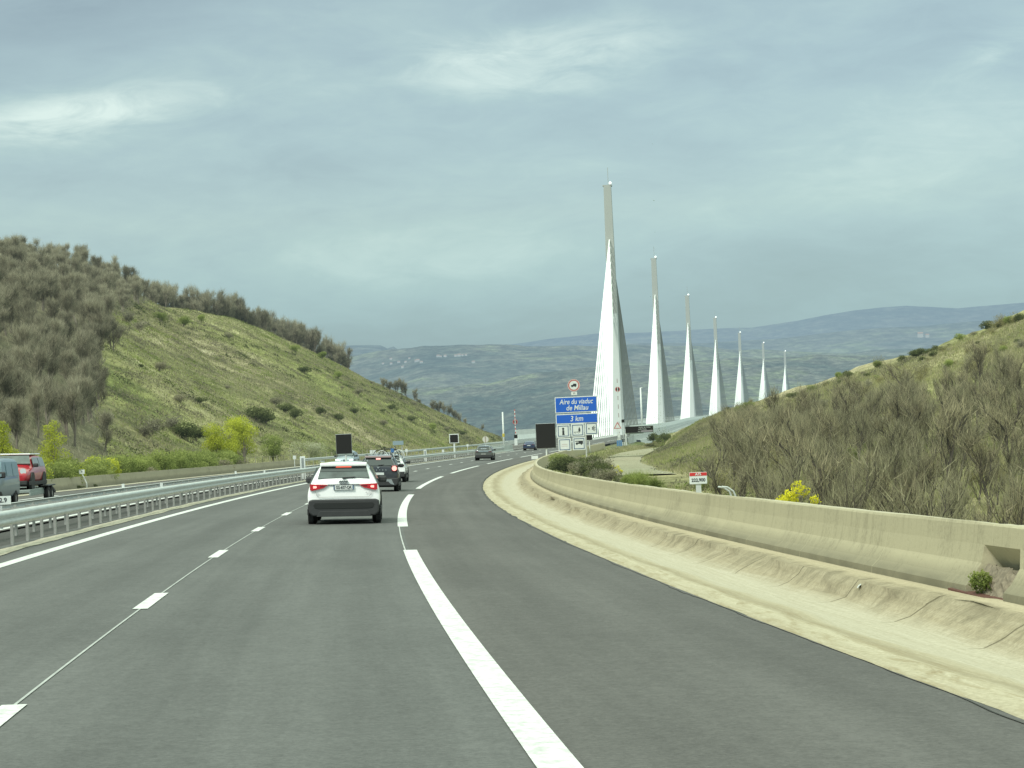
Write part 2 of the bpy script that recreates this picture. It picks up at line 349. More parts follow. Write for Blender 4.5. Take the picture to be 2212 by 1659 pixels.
# ------------------------------------------------------------------ ground near the road, carriageways, markings
EDG = 6.583
def soil(name, cols, haze=None, sc=1.0, bump=.6):
    t = NT(name); p = t.coord('World'); n1 = t.noise(p, .05*sc, 6, .6); n2 = t.noise(p, .35*sc, 6, .65, .6); n3 = t.noise(p, 2.2*sc, 5, .7); n4 = t.noise(t.coord('World',(1,1,1)), .012*sc, 3)
    f = t.math('ADD', t.math('MULTIPLY', n1, .45), t.math('ADD', t.math('MULTIPLY', n2, .35), t.math('MULTIPLY', n3, .2)))
    c = t.ramp(f, cols); c = t.mix(t.math('MULTIPLY_ADD', n4, 1.5, -.4, clamp=True), t.mix(1.0, c, (.85,.95,.8), 'MULTIPLY'), t.mix(1.0, c, (1.1,1.02,.95), 'MULTIPLY'))
    c = t.mix(1.0, c, t.ramp(n3, [(.3,.6),(.7,1.25)]), 'MULTIPLY')
    t.color(c); t.rough(.95, spec=.1); t.bump(t.math('ADD', n2, n3), bump, .5)
    if haze: t.haze(haze)
    return t.m
M['verge'] = soil('verge_soil', [(.30,(.07,.08,.03)),(.45,(.15,.17,.06)),(.55,(.20,.20,.09)),(.7,(.26,.23,.14))], 9000)
def soil2(name, dry=.5):
    """hillside turf: green swathes, straw-coloured bands and dark scrub streaks running along the slope"""
    t = NT(name); p0_ = t.coord('World', (1,1,1), (0,0,.46)); mp_ = t.n('ShaderNodeMapping'); t.L(p0_, mp_.inputs[0]); mp_.inputs['Scale'].default_value = (1.5,.38,1.6); p = mp_.outputs[0]; n1 = t.noise(p, .035, 6, .62, .8); n2 = t.noise(p, .20, 6, .72, .5); n3 = t.noise(p, 1.1, 5, .75); n5 = t.noise(t.coord('World'), .02, 3, .5)
    f = t.math('ADD', t.math('MULTIPLY', n1, .5), t.math('MULTIPLY', n2, .5))
    green = t.ramp(f, [(.38,(.085,.10,.035)),(.45,(.19,.215,.075)),(.54,(.31,.33,.115)),(.66,(.45,.45,.21))])
    straw = t.ramp(f, [(.38,(.10,.10,.05)),(.45,(.225,.21,.11)),(.54,(.35,.315,.18)),(.66,(.50,.45,.29))])
    c = t.mix(t.math('MULTIPLY_ADD', n5, 3.2, -1.6+dry, clamp=True), green, straw)
    c = t.mix(1.0, c, t.ramp(n3, [(.28,.50),(.5,.95),(.72,1.35)]), 'MULTIPLY')
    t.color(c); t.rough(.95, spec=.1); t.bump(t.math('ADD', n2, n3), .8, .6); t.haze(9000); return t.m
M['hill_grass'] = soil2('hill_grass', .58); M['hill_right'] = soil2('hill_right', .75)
M['wood_floor'] = soil('wood_floor', [(.3,(.12,.105,.07)),(.5,(.22,.195,.14)),(.7,(.30,.27,.19))], 9000)
M['gravel'] = soil('gravel', [(.3,(.27,.25,.19)),(.5,(.38,.355,.28)),(.7,(.45,.42,.34))], None, 3)
t = strip('ground', [(-60,-3.5),(-21,-.6),(-18.2,-.12),(-6.5,-.14),(10.0,-.45),(11.0,-.7),(13.0,-3.0)], -60, 478, 6, M['verge'])
# main carriageway and median sheets
strip('road', [(-4.9,0),(-3.49,0),(0,0),(3.5,0),(EDG,0)], -60, 478, 2, [M['asphalt'], M['asphalt_shoulder']], mi=[0,0,0,1], jit=[0,0,0,0,.012])
strip('median', [(-6.75,-.05),(-6.0,-.03),(-4.9,-.012)], -60, 478, 4, M['asphalt_old'])
strip('opposite_road', [(-17.4,0),(-14.7,0),(-10.8,0),(-6.6,0)], -60, 478, 4, M['asphalt_shoulder'])
strip('concrete_edge', [(-4.62,.008),(-4.42,.03),(-4.18,.012)], 10, 330, .7, M['cream_strip'], jit=[.03,.01,.03])
strip('opposite_edge', [(-17.75,.03),(-17.0,.012)], 40, 330, 2, M['cream_strip'], jit=[0,.03])
strip('asphalt_lip', [(EDG-.05,.006),(EDG+.055,-.03)], 5, 330, .3, mat('lip', (.03,.034,.028), .9, var=.4), jit=[.018,.022])
strip('gutter', [(EDG+.0,-.03),(EDG+.35,.0),(7.2,-.06),(7.64,-.15),(8.05,-.21),(8.45,-.20),(8.62,-.14),(8.76,-.02),(8.86,.075),(9.0,.09),(9.34,.085)], -30, 330, .5, M['gutter'], jit=[.012,.03,.05,.04,.03,.03,.04,.06,.05,.03,.01], smooth=True)
strip('edge_line', [(-3.62,.006),(-3.37,.006)], -20, 330, 1, M['paint_line'])
strip('opposite_line', [(-7.0,.006),(-6.75,.006)], 10, 478, 2, M['paint_line'])
strip('bridge_edge_line', [(-3.62,.006),(-3.37,.006)], 330, 700, 4, M['paint_line'])
def dashes(name, w0, w1, starts, ln, step=.75, skew=0):
    V = []; Fc = []; UV = []
    for a in starts:
        ss = np.linspace(a, a+ln, max(3, int(ln/step)+1)); n = len(ss); b = sum(len(v) for v in V)
        V.append(np.concatenate([R(ss, w0, .008), R(ss, w1, .008)])); i = np.arange(n-1)+b; Fc.append(np.stack([i, i+n, i+n+1, i+1], 1))
    return tag(mesh_np(name, np.concatenate(V), np.concatenate(Fc), M['paint_line']), kind='structure')
SD, ST = 12.801, 1.17
dashes('lane_line', -.09, .09, [SD+13*k for k in range(-2, 36)], 3.0)
dashes('shoulder_line', 3.38, 3.63, [ST+52*k for k in range(-1, 12)], 39.0)
dashes('opposite_shoulder_line', -14.86, -14.58, [123.0+52*k for k in range(-2, 7)], 39.3)
strip('road_seam', [(-.012,.0065),(.012,.0065)], -10, 100, 1, mat('seam', (.36,.38,.36), .8, var=.3))
strip('shoulder_seam', [(3.405,.0065),(3.43,.0065)], 40, 54, 1, mat('seam2', (.40,.42,.40), .8, var=.3))
# ------------------------------------------------------------------ right and left concrete walls
def wall_obj():
    prof = [(9.30,.06),(9.31,.17),(9.40,.26),(9.50,.42),(9.545,.62),(9.57,.835),(9.585,.856),(9.76,.856),(9.775,.83),(9.83,.1),(9.85,-1.2)]
    ss = np.unique(np.round(np.concatenate([svals(-30, 345, .5), np.arange(22,24.4,.1)]),2)); n, m = len(ss), len(prof); V = []; UV = []; arc = 0
    for k, (w, h) in enumerate(prof):
        if k: arc += math.hypot(w-prof[k-1][0], h-prof[k-1][1])
        ww = np.full(n, float(w)); inn = (ss > 22.45) & (ss < 23.75)
        if k in (0,1,2,3): ww[inn] = 9.72
        hh = np.full(n, float(h))+np.convolve(RNG.normal(0,.006,n+8), np.ones(9)/3, 'valid')*(1 if k > 4 else 0)
        if k == 3: hh = np.where(inn, .36, hh)
        V.append(R(ss, ww, hh)); UV.append(np.stack([ss, np.full(n, arc)], 1))
    Fc = np.concatenate([np.stack([np.arange(n-1)+k*n, np.arange(n-1)+k*n+n, np.arange(n-1)+k*n+n+1, np.arange(n-1)+k*n+1], 1) for k in range(m-1)])
    o = mesh_np('concrete_barrier', np.concatenate(V), Fc, M['wall'], None, False, np.concatenate(UV))
    return tag(o, 'long tan concrete safety barrier curving along the right shoulder behind the gutter', 'barrier')
wall_obj()
wl = strip('concrete_barrier', [(-17.72,.0),(-17.80,.2),(-17.92,.72),(-18.15,.72),(-18.25,-.6)], 40, 232, 1.0, M['wall_far'], kind=None, label='weathered grey concrete barrier beyond the opposite carriageway on the left', cat='barrier')
# drain opening: rusty plate and dirty block in the notch
dr = empty('drain_opening', R(23.1, 9.38, .08), -TH(23.1), 'dirty drain opening with a rusty grate at the foot of the right barrier', 'drain')
MB().box(-.12,.14,-.75,1.25,-.02,.012).build('grate', mat('rust', (.11,.045,.03), .9, var=.4, vscale=8), dr)
bk_ = MB(); rgd = np.random.default_rng(3); nyy, nzz = 16, 7
for a_ in range(nyy):
    for b_ in range(nzz):
        bk_.v.append((.02+.17*b_/(nzz-1)+rgd.normal(0,.014), -.63+1.26*a_/(nyy-1), .0+.31*b_/(nzz-1)+rgd.normal(0,.006)))
for a_ in range(nyy-1):
    for b_ in range(nzz-1): q_ = a_*nzz+b_; bk_.f.append((q_,q_+nzz,q_+nzz+1,q_+1)); bk_.m.append(0)
bk_.build('rubble', mat('rubble', (.20,.17,.12), .95, var=.55, vscale=14, bump=.5), dr)
# ------------------------------------------------------------------ guard rails in the median
def rail_prof(face, h0=.45, h1=.76, w0=-4.60):
    return [(w0-.02*face,h0),(w0+.06*face,h0+.05),(w0+.07*face,h0+.10),(w0-.0*face,(h0+h1)/2),(w0+.07*face,h1-.10),(w0+.06*face,h1-.04),(w0-.02*face,h1),(w0-.05*face,h1-.01)]
def guardrail(w0, face, s0, s1, label, pstart, pstep, group=None, ph=.70, hk=True, limit=100, top=.76):
    root = empty('guardrail', R((s0+s1)/2, w0, 0), 0, label, 'guardrail', group)
    inv = Matrix.Translation(-root.location)
    def fix(o): o.matrix_parent_inverse = inv; return o
    r = fix(strip('rail', rail_prof(face, top-.31, top, w0), s0, s1, 1.0, M['galva'], kind=None, parent=root, smooth=True))
    ps = list(np.arange(pstart, s1, pstep)); vis = ps[:limit]; rest = ps[limit:]
    proto = MB().box(-.03,.03,-.05,.05,-.25,ph); proto.box(-.04,.12 if face > 0 else .04,-.03,.03,ph-.22,ph-.16) if hk else None
    pm = None
    for i, s in enumerate(vis):
        if pm is None: o = proto.build('post', M['galva_dull'], root); pm = o
        else: o = pm.copy(); COL.objects.link(o); o.parent = root
        o.matrix_parent_inverse = inv; o.location = R(s, w0-.16*face, 0); o.rotation_euler = (0,0,-TH(s)+random.uniform(-.05,.05))
    if rest:
        mb = MB()
        for s in rest:
            p = R(s, w0-.16*face, 0); mb.box(p[0]-.03,p[0]+.03,p[1]-.05,p[1]+.05,p[2]-.25,p[2]+ph)
        o = mb.build('post', M['galva_dull'], root); o.matrix_parent_inverse = inv; o['kind'] = 'stuff'
    return root
guardrail(-4.62, 1, 8, 330, 'near galvanised guardrail of the median, facing the carriageway we drive on', 36.7, 2.0)
guardrail(-5.9, -1, 8, 330, 'far galvanised guardrail of the median, facing the opposite carriageway', 37.3, 2.6)
guardrail(-17.9, 1, 232, 470, 'galvanised guardrail beyond the opposite carriageway, starting where the concrete wall ends', 233, 4.0, top=.8)
# spreader bars of the double rail: dark brackets seen over the near rail
gr = empty('rail_spacers', R(60,-5.3,.6), 0, 'row of steel spacer brackets bridging the two median guardrails', 'brackets'); inv = Matrix.Translation(-gr.location); pm = None
for s in np.arange(38.7, 170, 2.0):
    if pm is None: pm = o = MB().box(-.50,.42,-.035,.035,0,.05).box(-.5,-.44,-.05,.05,-.16,.05).box(.1,.14,-.3,.3,-.02,.02).build('bracket', M['galva_dull'], gr)
    else: o = pm.copy(); COL.objects.link(o); o.parent = gr
    o.matrix_parent_inverse = inv; o.location = R(s, -5.3, .63); o.rotation_euler = (0,0,-TH(s)+random.uniform(-.15,.15))
# pale solid barrier section before the bridge
sb = strip('median_barrier', [(-4.45,-.02),(-4.62,.25),(-4.72,.95),(-5.05,.95),(-5.2,0)], 298, 345, 2, mat('pale_steel', (.40,.43,.40), .6, var=.12, vscale=.6), kind=None, label='pale solid barrier section closing the median before the bridge', cat='barrier')
# ------------------------------------------------------------------ terrain
def vnoise(x, y, seed=0):
    r = np.random.default_rng(seed); g = r.random((64,64)); xi = np.floor(x).astype(int); yi = np.floor(y).astype(int); fx = x-xi; fy = y-yi
    fx = fx*fx*(3-2*fx); fy = fy*fy*(3-2*fy)
    a = g[xi%64, yi%64]; b = g[(xi+1)%64, yi%64]; c = g[xi%64,(yi+1)%64]; d = g[(xi+1)%64,(yi+1)%64]
    return (a*(1-fx)+b*fx)*(1-fy)+(c*(1-fx)+d*fx)*fy
def fbm(x, y, seed=0, oct=5):
    v = 0; a = .5
    for o in range(oct): v = v+a*(vnoise(x, y, seed+o)-.5); x = x*2.03; y = y*2.03; a *= .5
    return v
def resample(P, n):
    P = np.array(P, float); d = np.linspace(0, 1, len(P)); u = np.linspace(0, 1, n)
    return np.stack([np.interp(u, d, P[:,k]) for k in range(3)], 1)
def loft(name, rows, nv, nu, mt, amp=1.0, fs=.05, seed=1, kind='structure', edge=0, keep=()):
    """rows: list of polylines (same meaning of parameter); smooth sheet through them"""
    Rw = [resample(r, nu) for r in rows]; G = []
    wt = []
    for k in range(len(Rw)-1):
        for t in np.linspace(0, 1, nv[k], endpoint=(k == len(Rw)-2)):
            G.append(Rw[k]*(1-t)+Rw[k+1]*t); wt.append(0 if (k < edge) else min(1, (k-edge+t)*2.5))
    G = np.array(G); wt = np.array(wt)[:,None]
    x = G[:,:,0]; y = G[:,:,1]
    G[:,:,2] += fbm(x*fs, y*fs, seed)*amp*2*wt
    m, n = G.shape[:2]; idx = np.arange(m*n).reshape(m, n)
    Fc = np.stack([idx[:-1,:-1].ravel(), idx[:-1,1:].ravel(), idx[1:,1:].ravel(), idx[1:,:-1].ravel()], 1)
    mi = None
    if isinstance(mt, list):
        cen = G.reshape(-1,3)[Fc].mean(1); mi = keep(proj(cen), cen).astype(int)
    o = mesh_np(name, G.reshape(-1,3), Fc, mt, None, True, None, mi)
    tag(o, kind=kind); return G
# left hill (cutting)
SF = [20,60,100,150,200,250,300,340,380,420,450,500]
RID = [(-520,370,290),(-300,470,305),(-120,528,320),(60,566,340),(210,602,370),(330,650,400),(500,693,430),(640,748,460),(750,795,480),(860,852,500),(960,895,520),(1085,952,540)]
f0 = [R(s,-18.25,-.05) for s in SF]; f1 = [R(s,-22,-.2) for s in SF]; rr = [W(a,b,c) for a,b,c in RID]
mid = [a*.45+b*.55+np.array([0,0,1.2]) for a, b in zip(f1, rr)]
bk = [p+np.array([-25,45,-1.5]) for p in rr]; bk2 = [p+np.array([-90,160,-30]) for p in rr]
HL = loft('left_hill', [f0,f1,mid,rr,bk,bk2], [4,50,50,8,6], 240, [M['hill_grass'], M['wood_floor']], 1.2, .06, 11, edge=1, keep=lambda uv, P: uv[:,0] < np.interp(uv[:,1], [600,650,700,800,900,985], [345,320,225,212,212,235])+6*np.sin(uv[:,1]*.11)+4*np.sin(uv[:,1]*.31))
# right hill
SR = [-30,0,40,70,100,130,160,200,240,280,320,370]
RIR = [(2700,560,190),(2450,610,215),(2230,668,235),(2141,700,245),(2006,752,260),(1872,788,275),(1754,832,285),(1610,878,300),(1529,898,310),(1469,930,320),(1420,950,332),(1388,964,345)]
dp = np.interp(SR, [-30,60,85,110], [-3,-2.2,-.7,0])
g0 = [R(s,9.86,-.15) for s in SR]; g1 = [R(s,13.0,-.1+.35*d) for s, d in zip(SR,dp)]; g2 = [R(s,19.5,-.1+1.6*d) for s, d in zip(SR,dp)]
r2 = [W(a,b,c) for a,b,c in RIR]
g3 = [a*.62+b*.38+np.array([0,0,-.7]) for a, b in zip(g2, r2)]
q1 = [p+np.array([25,30,-1.0]) for p in r2]; q2 = [p+np.array([90,140,-35]) for p in r2]
HR = loft('right_hill', [g0,g1,g2,g3,r2,q1,q2], [3,5,30,40,8,6], 200, M['hill_right'], .9, .07, 31, edge=2)
def on_loft(G, px, py, tol=10):
    P = G.reshape(-1,3); uv = proj(P); e = np.hypot(uv[:,0]-px, uv[:,1]-py); ok = np.where(e < tol)[0]
    if len(ok) == 0: return P[np.argmin(e)]
    return P[ok[np.argmin(P[ok,1])]]
def at_uv(G, u, v):
    m, n = G.shape[:2]; i = v*(m-1); j = u*(n-1); i0_, j0_ = int(i), int(j); i1, j1 = min(m-1,i0_+1), min(n-1,j0_+1); a, b = i-i0_, j-j0_
    return (G[i0_,j0_]*(1-a)+G[i1,j0_]*a)*(1-b)+(G[i0_,j1]*(1-a)+G[i1,j1]*a)*b
strip('gravel_path', [(14.6,-.03),(16.4,.02),(18.2,-.03)], 134, 240, 3, M['gravel'], jit=[.12,0,.12])
pp = [R(240,16.4,0), R(275,17.0,.05), R(305,18.5,.05), R(330,22,.05), R(350,27,.05)]
pv = resample(pp, 30); nn = np.gradient(pv, axis=0); nn /= np.linalg.norm(nn[:,:2], axis=1)[:,None]; sd = np.stack([nn[:,1],-nn[:,0],0*nn[:,0]],1)*2.0
V = np.concatenate([pv-sd, pv+sd])+[0,0,.04]; i = np.arange(29); tag(mesh_np('gravel_track', V, np.stack([i,i+30,i+31,i+1],1), M['gravel']), kind='structure')
# far valley sides
def forest(name, c, sc, L=6500.):
    t = NT(name); p = t.coord('World', (1,1,2)); n1 = t.noise(p, .0012*sc, 6, .65, .5); n2 = t.noise(p, .009*sc, 6, .7); n3 = t.noise(p, .04*sc, 4, .75)
    f = t.math('ADD', t.math('MULTIPLY', n1, .55), t.math('MULTIPLY', n2, .45)); cc = t.ramp(f, c)
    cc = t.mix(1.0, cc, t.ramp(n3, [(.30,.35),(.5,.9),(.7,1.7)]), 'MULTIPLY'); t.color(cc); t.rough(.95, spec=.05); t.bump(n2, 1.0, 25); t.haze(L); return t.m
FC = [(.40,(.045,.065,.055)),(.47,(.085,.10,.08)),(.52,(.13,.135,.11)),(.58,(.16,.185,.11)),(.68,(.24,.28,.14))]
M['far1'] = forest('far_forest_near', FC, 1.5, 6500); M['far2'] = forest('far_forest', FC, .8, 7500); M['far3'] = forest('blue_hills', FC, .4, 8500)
def ridge(name, pts, d, mt, dn=260, depth=.55, amp=20, fs=.004, seed=5, back=.25, pull=0):
    top = []
    for p in pts:
        dd = p[2] if len(p) > 2 else d; top.append(W(p[0], p[1], dd))
    front = [np.array([p[0]*depth, p[1]*depth, p[2]-dn]) for p in top]
    mid_ = [a*.4+b*.6+np.array([0,0,dn*.06]) for a, b in zip(front, top)]
    bk_ = [np.array([p[0]*(1+back), p[1]*(1+back), p[2]-dn*.5]) for p in top]
    return loft(name, [front, mid_, top, bk_], [40,50,10], 260, mt, amp, fs, seed)
ridge('near_valley_side', [(-600,900),(300,870),(700,858),(906,840),(1009,827),(1087,825),(1143,809),(1216,797),(1288,790),(1420,783),(1560,776),(1750,770),(1950,768),(2300,760),(2800,750)], 3500, M['far1'], 420, .36, 9, .012, 3)
GV = ridge('village_hill', [(-600,800),(500,790),(760,775),(860,757),(880,754),(911,746),(958,743),(1087,742),(1140,743),(1293,747),(1400,752),(1600,757),(1850,757),(2050,748),(2400,740),(2800,735)], 5800, M['far2'], 460, .55, 14, .006, 9)
ridge('blue_left_ridge', [(-700,760),(300,752),(700,748),(741,746),(800,744),(822,745),(837,752),(850,748),(862,757),(980,768),(1200,790)], 9000, M['far3'], 500, .7, 8, .003, 15)
ridge('blue_hill', [(900,800),(1150,760),(1348,745),(1543,740),(1699,729),(1856,712),(2051,700),(2212,690),(2500,680),(2800,675)], 9500, M['far3'], 600, .7, 12, .003, 21)
ridge('far_mountain', [(800,790),(1060,752),(1143,740),(1216,731),(1288,722),(1420,716),(1504,711),(1621,710),(1719,694),(1780,682),(1848,670),(1900,664),(1957,660),(2071,665),(2140,658),(2212,652),(2500,640),(2900,640)], 14000, M['far3'], 700, .8, 10, .002, 27)
vf = loft('valley_floor', [[(-3000,500,-70),(3000,500,-70)],[(-6000,1200,-170),(6000,1200,-170)],[(-30000,16000,-200),(30000,16000,-200)]], [20,20], 40, M['far1'], 6, .004, 2)
V = [(-3000,-1500,-40),(3000,-1500,-40),(3000,520,-70),(-3000,520,-70)]; tag(mesh_np('lower_ground', V, [(0,1,2,3)], M['verge']), kind='structure')
# ------------------------------------------------------------------ viaduct
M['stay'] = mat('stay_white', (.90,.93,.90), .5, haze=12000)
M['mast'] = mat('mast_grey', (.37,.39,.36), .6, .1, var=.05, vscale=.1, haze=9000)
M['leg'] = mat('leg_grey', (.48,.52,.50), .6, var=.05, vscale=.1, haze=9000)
M['stay_back'] = mat('stay_shade', (.33,.34,.30), .6, haze=9000)  # far-side stays: same white cables, their shade put into a darker colour
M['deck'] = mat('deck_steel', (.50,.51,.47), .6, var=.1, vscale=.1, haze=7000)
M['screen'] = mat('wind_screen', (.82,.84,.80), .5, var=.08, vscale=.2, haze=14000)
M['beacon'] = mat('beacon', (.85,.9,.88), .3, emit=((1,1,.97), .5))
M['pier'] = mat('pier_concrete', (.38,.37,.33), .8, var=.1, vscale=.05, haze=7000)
sv = np.arange(478, SMAX-2, 8.0)
vd = strip('viaduct_deck', [(MW-14.0,-.6),(MW-16,-1.2),(MW-15.6,-.05),(MW-14.6,.0),(-6.6,0),(-6.5,.1),(-4.3,.1),(-4.2,0),(EDG,0),(MW+14.6,0),(MW+15.6,-.05),(MW+16,-1.2),(MW+3,-4.2),(MW-3,-4.2),(MW-14,-.6)], 0, 0, 1, [M['deck'], M['asphalt']], kind=None, arr=sv, mi=[0,0,0,1,0,0,0,1,0,0,0,0,0,0], label='long white-edged motorway deck of the cable-stayed viaduct sweeping away to the right', cat='bridge deck')
def screen(name, w, sgn, label, s_a=452):
    root = empty(name, R(500, w, 0), 0, label, 'wind screen'); inv = Matrix.Translation(-root.location)
    o = strip('panel', [(w,.9),(w+.25*sgn,2.0),(w+.1*sgn,3.2),(w+.16*sgn,3.2),(w+.32*sgn,2.0),(w+.07*sgn,.9)], 0, 0, 1, M['screen'], kind=None, parent=root, arr=np.arange(s_a, SMAX-2, 6.0)); o.matrix_parent_inverse = inv
    o = strip('parapet', [(w-.1*sgn,.0),(w,.85),(w+.2*sgn,.85),(w+.4*sgn,-.4)], 0, 0, 1, M['deck'], kind=None, parent=root, arr=np.arange(440, SMAX-2, 6.0)); o.matrix_parent_inverse = inv
screen('wind_screen', MW-14.4, -1, 'pale curved wind screen along the left edge of the viaduct deck', max(470, find_s(1116, MW-14.4, 1.5, 400, 900)))
screen('wind_screen', MW+14.4, 1, 'pale curved wind screen along the right edge of the viaduct deck')
# flared pale end of the left wind screen, where the viaduct begins
ordn = ['nearest and tallest','second','third','fourth','fifth','sixth','farthest and smallest']
stayp = None
for i, (px, py, pz) in enumerate(PYL):
    s_p = 686+340*i; k = int(np.argmin((X+MW*np.cos(th)-px)**2+(Y-MW*np.sin(th)-py)**2)); s_p = S[k]; hd = th[k]; z0 = pz+EYE
    root = empty('viaduct_pylon', (px,py,z0), -hd, ordn[i]+' of the seven white viaduct pylons with its two fans of stays', 'pylon', 'pylons of the viaduct')
    mb = MB(); H1 = 38.; H2 = 78.
    for sg in (-1,1):   # two legs of the inverted Y, along the deck
        b = [(-1.7,sg*7.6-1.3,0),(1.7,sg*7.6-1.3,0),(1.7,sg*7.6+1.3,0),(-1.7,sg*7.6+1.3,0)]; t_ = [(-1.45,sg*1.3-1.3,H1),(1.45,sg*1.3-1.3,H1),(1.45,sg*1.3+1.3,H1),(-1.45,sg*1.3+1.3,H1)]
        mb.add(b+t_, [(0,1,5,4),(1,2,6,5),(2,3,7,6),(3,0,4,7),(3,2,1,0),(4,5,6,7)])
    mb.build('legs', M['leg'], root)
    mb = MB(); a = [(-1.5,-2.4),(1.5,-2.4),(1.5,2.4),(-1.5,2.4)]
    mb.add([(x,y,H1-.5) for x,y in a]+[(x*.76,y*.55,H2) for x,y in a], [(0,1,5,4),(1,2,6,5),(2,3,7,6),(3,0,4,7),(3,2,1,0),(4,5,6,7)])
    mb.build('mast', M['mast'], root)
    MB().box(-1.45,1.45,-1.2,1.2,H2,H2+.45).bar((0.3,0,H2),(0.3,0,H2+6),.09,5).build('mast_head', M['mast'], root)
    bb = MB(); n = 8
    for q in range(n):
        for r_ in range(4): pass
    me = bpy.data.meshes.new('beacon'); import bmesh; bmm = bmesh.new(); bmesh.ops.create_uvsphere(bmm, u_segments=10, v_segments=8, radius=.5+.06*i); bmm.to_mesh(me); bmm.free(); me.materials.append(M['beacon'])
    o = bpy.data.objects.new('beacon', me); link(o, root); o.location = (1.0,-1.2,H2+.9)
    MB().add([(-3,-4,-4),(3,-4,-4),(3,4,-4),(-3,4,-4),(-7,-12,-170-z0*0),(7,-12,-170),(7,12,-170),(-7,12,-170)], [(0,1,5,4),(1,2,6,5),(2,3,7,6),(3,0,4,7)]).build('pier', M['pier'], root)
    for sg in (-1,1):
        for c in range(11):
            dst = 34+10.4*c; top = 38.5+2.28*c; q = k+int(round(sg*dst)); q = max(0, min(len(S)-1, q))
            g = R(S[q], MW, .2); loc = Matrix.Rotation(hd, 3, 'Z') @ (Vector(g)-root.location)
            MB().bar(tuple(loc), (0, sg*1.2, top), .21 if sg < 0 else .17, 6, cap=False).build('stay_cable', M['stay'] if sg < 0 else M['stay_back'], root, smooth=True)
# ------------------------------------------------------------------ vehicles
def rowp(y, zb, zm, zl, zt, wb, wm, wl, wt):
    h = [(wb*.7,zb),(wb,zb+.07),(wm,zm),(wl,zl),(wt+.03,zt-.09),(wt-.10,zt-.01)]
    return [(x,y,z) for x,z in h]+[(0,y,zt+.015)]+[(-x,y,z) for x,z in reversed(h)]+[(0,y,zb)]
def loft_body(rows, name, mt, parent, sub=2):
    mb = MB(); n = len(rows[0])
    for r in rows: mb.v += r
    for k in range(len(rows)-1):
        for i in range(n): j = (i+1)%n; mb.f.append((k*n+i, k*n+j, (k+1)*n+j, (k+1)*n+i))
    mb.f.append(tuple(range(n-1,-1,-1))); mb.f.append(tuple((len(rows)-1)*n+i for i in range(n))); mb.m = [0]*len(mb.f)
    return mb.build(name, mt, parent, smooth=True, sub=sub)
ROWS = {
 'suv': [(0.03,.42,.64,.93,1.08,.84,.89,.85,.72),(0.07,.34,.66,.97,1.14,.90,.935,.90,.71),(0.26,.30,.66,.99,1.38,.90,.94,.90,.67),(0.42,.28,.68,.99,1.52,.87,.925,.88,.63),(0.7,.28,.68,.99,1.585,.87,.925,.88,.61),(1.6,.27,.68,.98,1.61,.87,.925,.88,.61),(2.3,.27,.68,.97,1.59,.87,.925,.88,.60),(2.8,.27,.68,.96,1.49,.87,.925,.87,.59),(3.3,.27,.68,.95,1.14,.87,.925,.86,.64),(3.5,.27,.68,.94,1.03,.87,.92,.85,.70),(4.1,.30,.64,.86,.95,.84,.90,.82,.64),(4.38,.32,.6,.76,.84,.78,.84,.76,.55),(4.47,.38,.56,.66,.74,.66,.72,.66,.5)],
 'mini': [(0.03,.42,.66,.96,1.10,.74,.82,.78,.70),(0.09,.34,.68,1.0,1.3,.84,.89,.85,.70),(0.22,.30,.70,1.02,1.5,.86,.91,.87,.68),(0.6,.28,.70,1.02,1.56,.87,.915,.88,.68),(1.6,.28,.70,1.01,1.585,.87,.915,.88,.68),(2.5,.28,.70,1.0,1.54,.87,.915,.88,.66),(2.8,.28,.70,.99,1.42,.87,.915,.87,.65),(3.1,.28,.70,.98,1.14,.87,.915,.86,.70),(3.25,.28,.70,.96,1.06,.87,.91,.85,.72),(3.85,.30,.66,.90,1.02,.84,.90,.82,.66),(4.15,.32,.6,.80,.90,.78,.84,.76,.58),(4.25,.38,.56,.68,.78,.66,.74,.68,.5)],
 'van': [(0.02,.38,.75,1.2,1.82,.86,.92,.90,.78),(0.08,.34,.75,1.22,1.93,.92,.95,.93,.80),(0.4,.32,.75,1.22,1.97,.93,.95,.93,.80),(2.0,.32,.75,1.21,1.98,.93,.95,.93,.80),(3.3,.32,.75,1.20,1.95,.93,.95,.93,.79),(3.7,.32,.75,1.18,1.80,.93,.95,.92,.77),(4.2,.32,.75,1.12,1.28,.92,.95,.91,.78),(4.35,.32,.72,1.08,1.17,.92,.94,.90,.76),(4.75,.34,.68,.95,1.02,.88,.92,.86,.68),(4.9,.38,.6,.8,.86,.8,.84,.78,.6)],
}
WH = {}
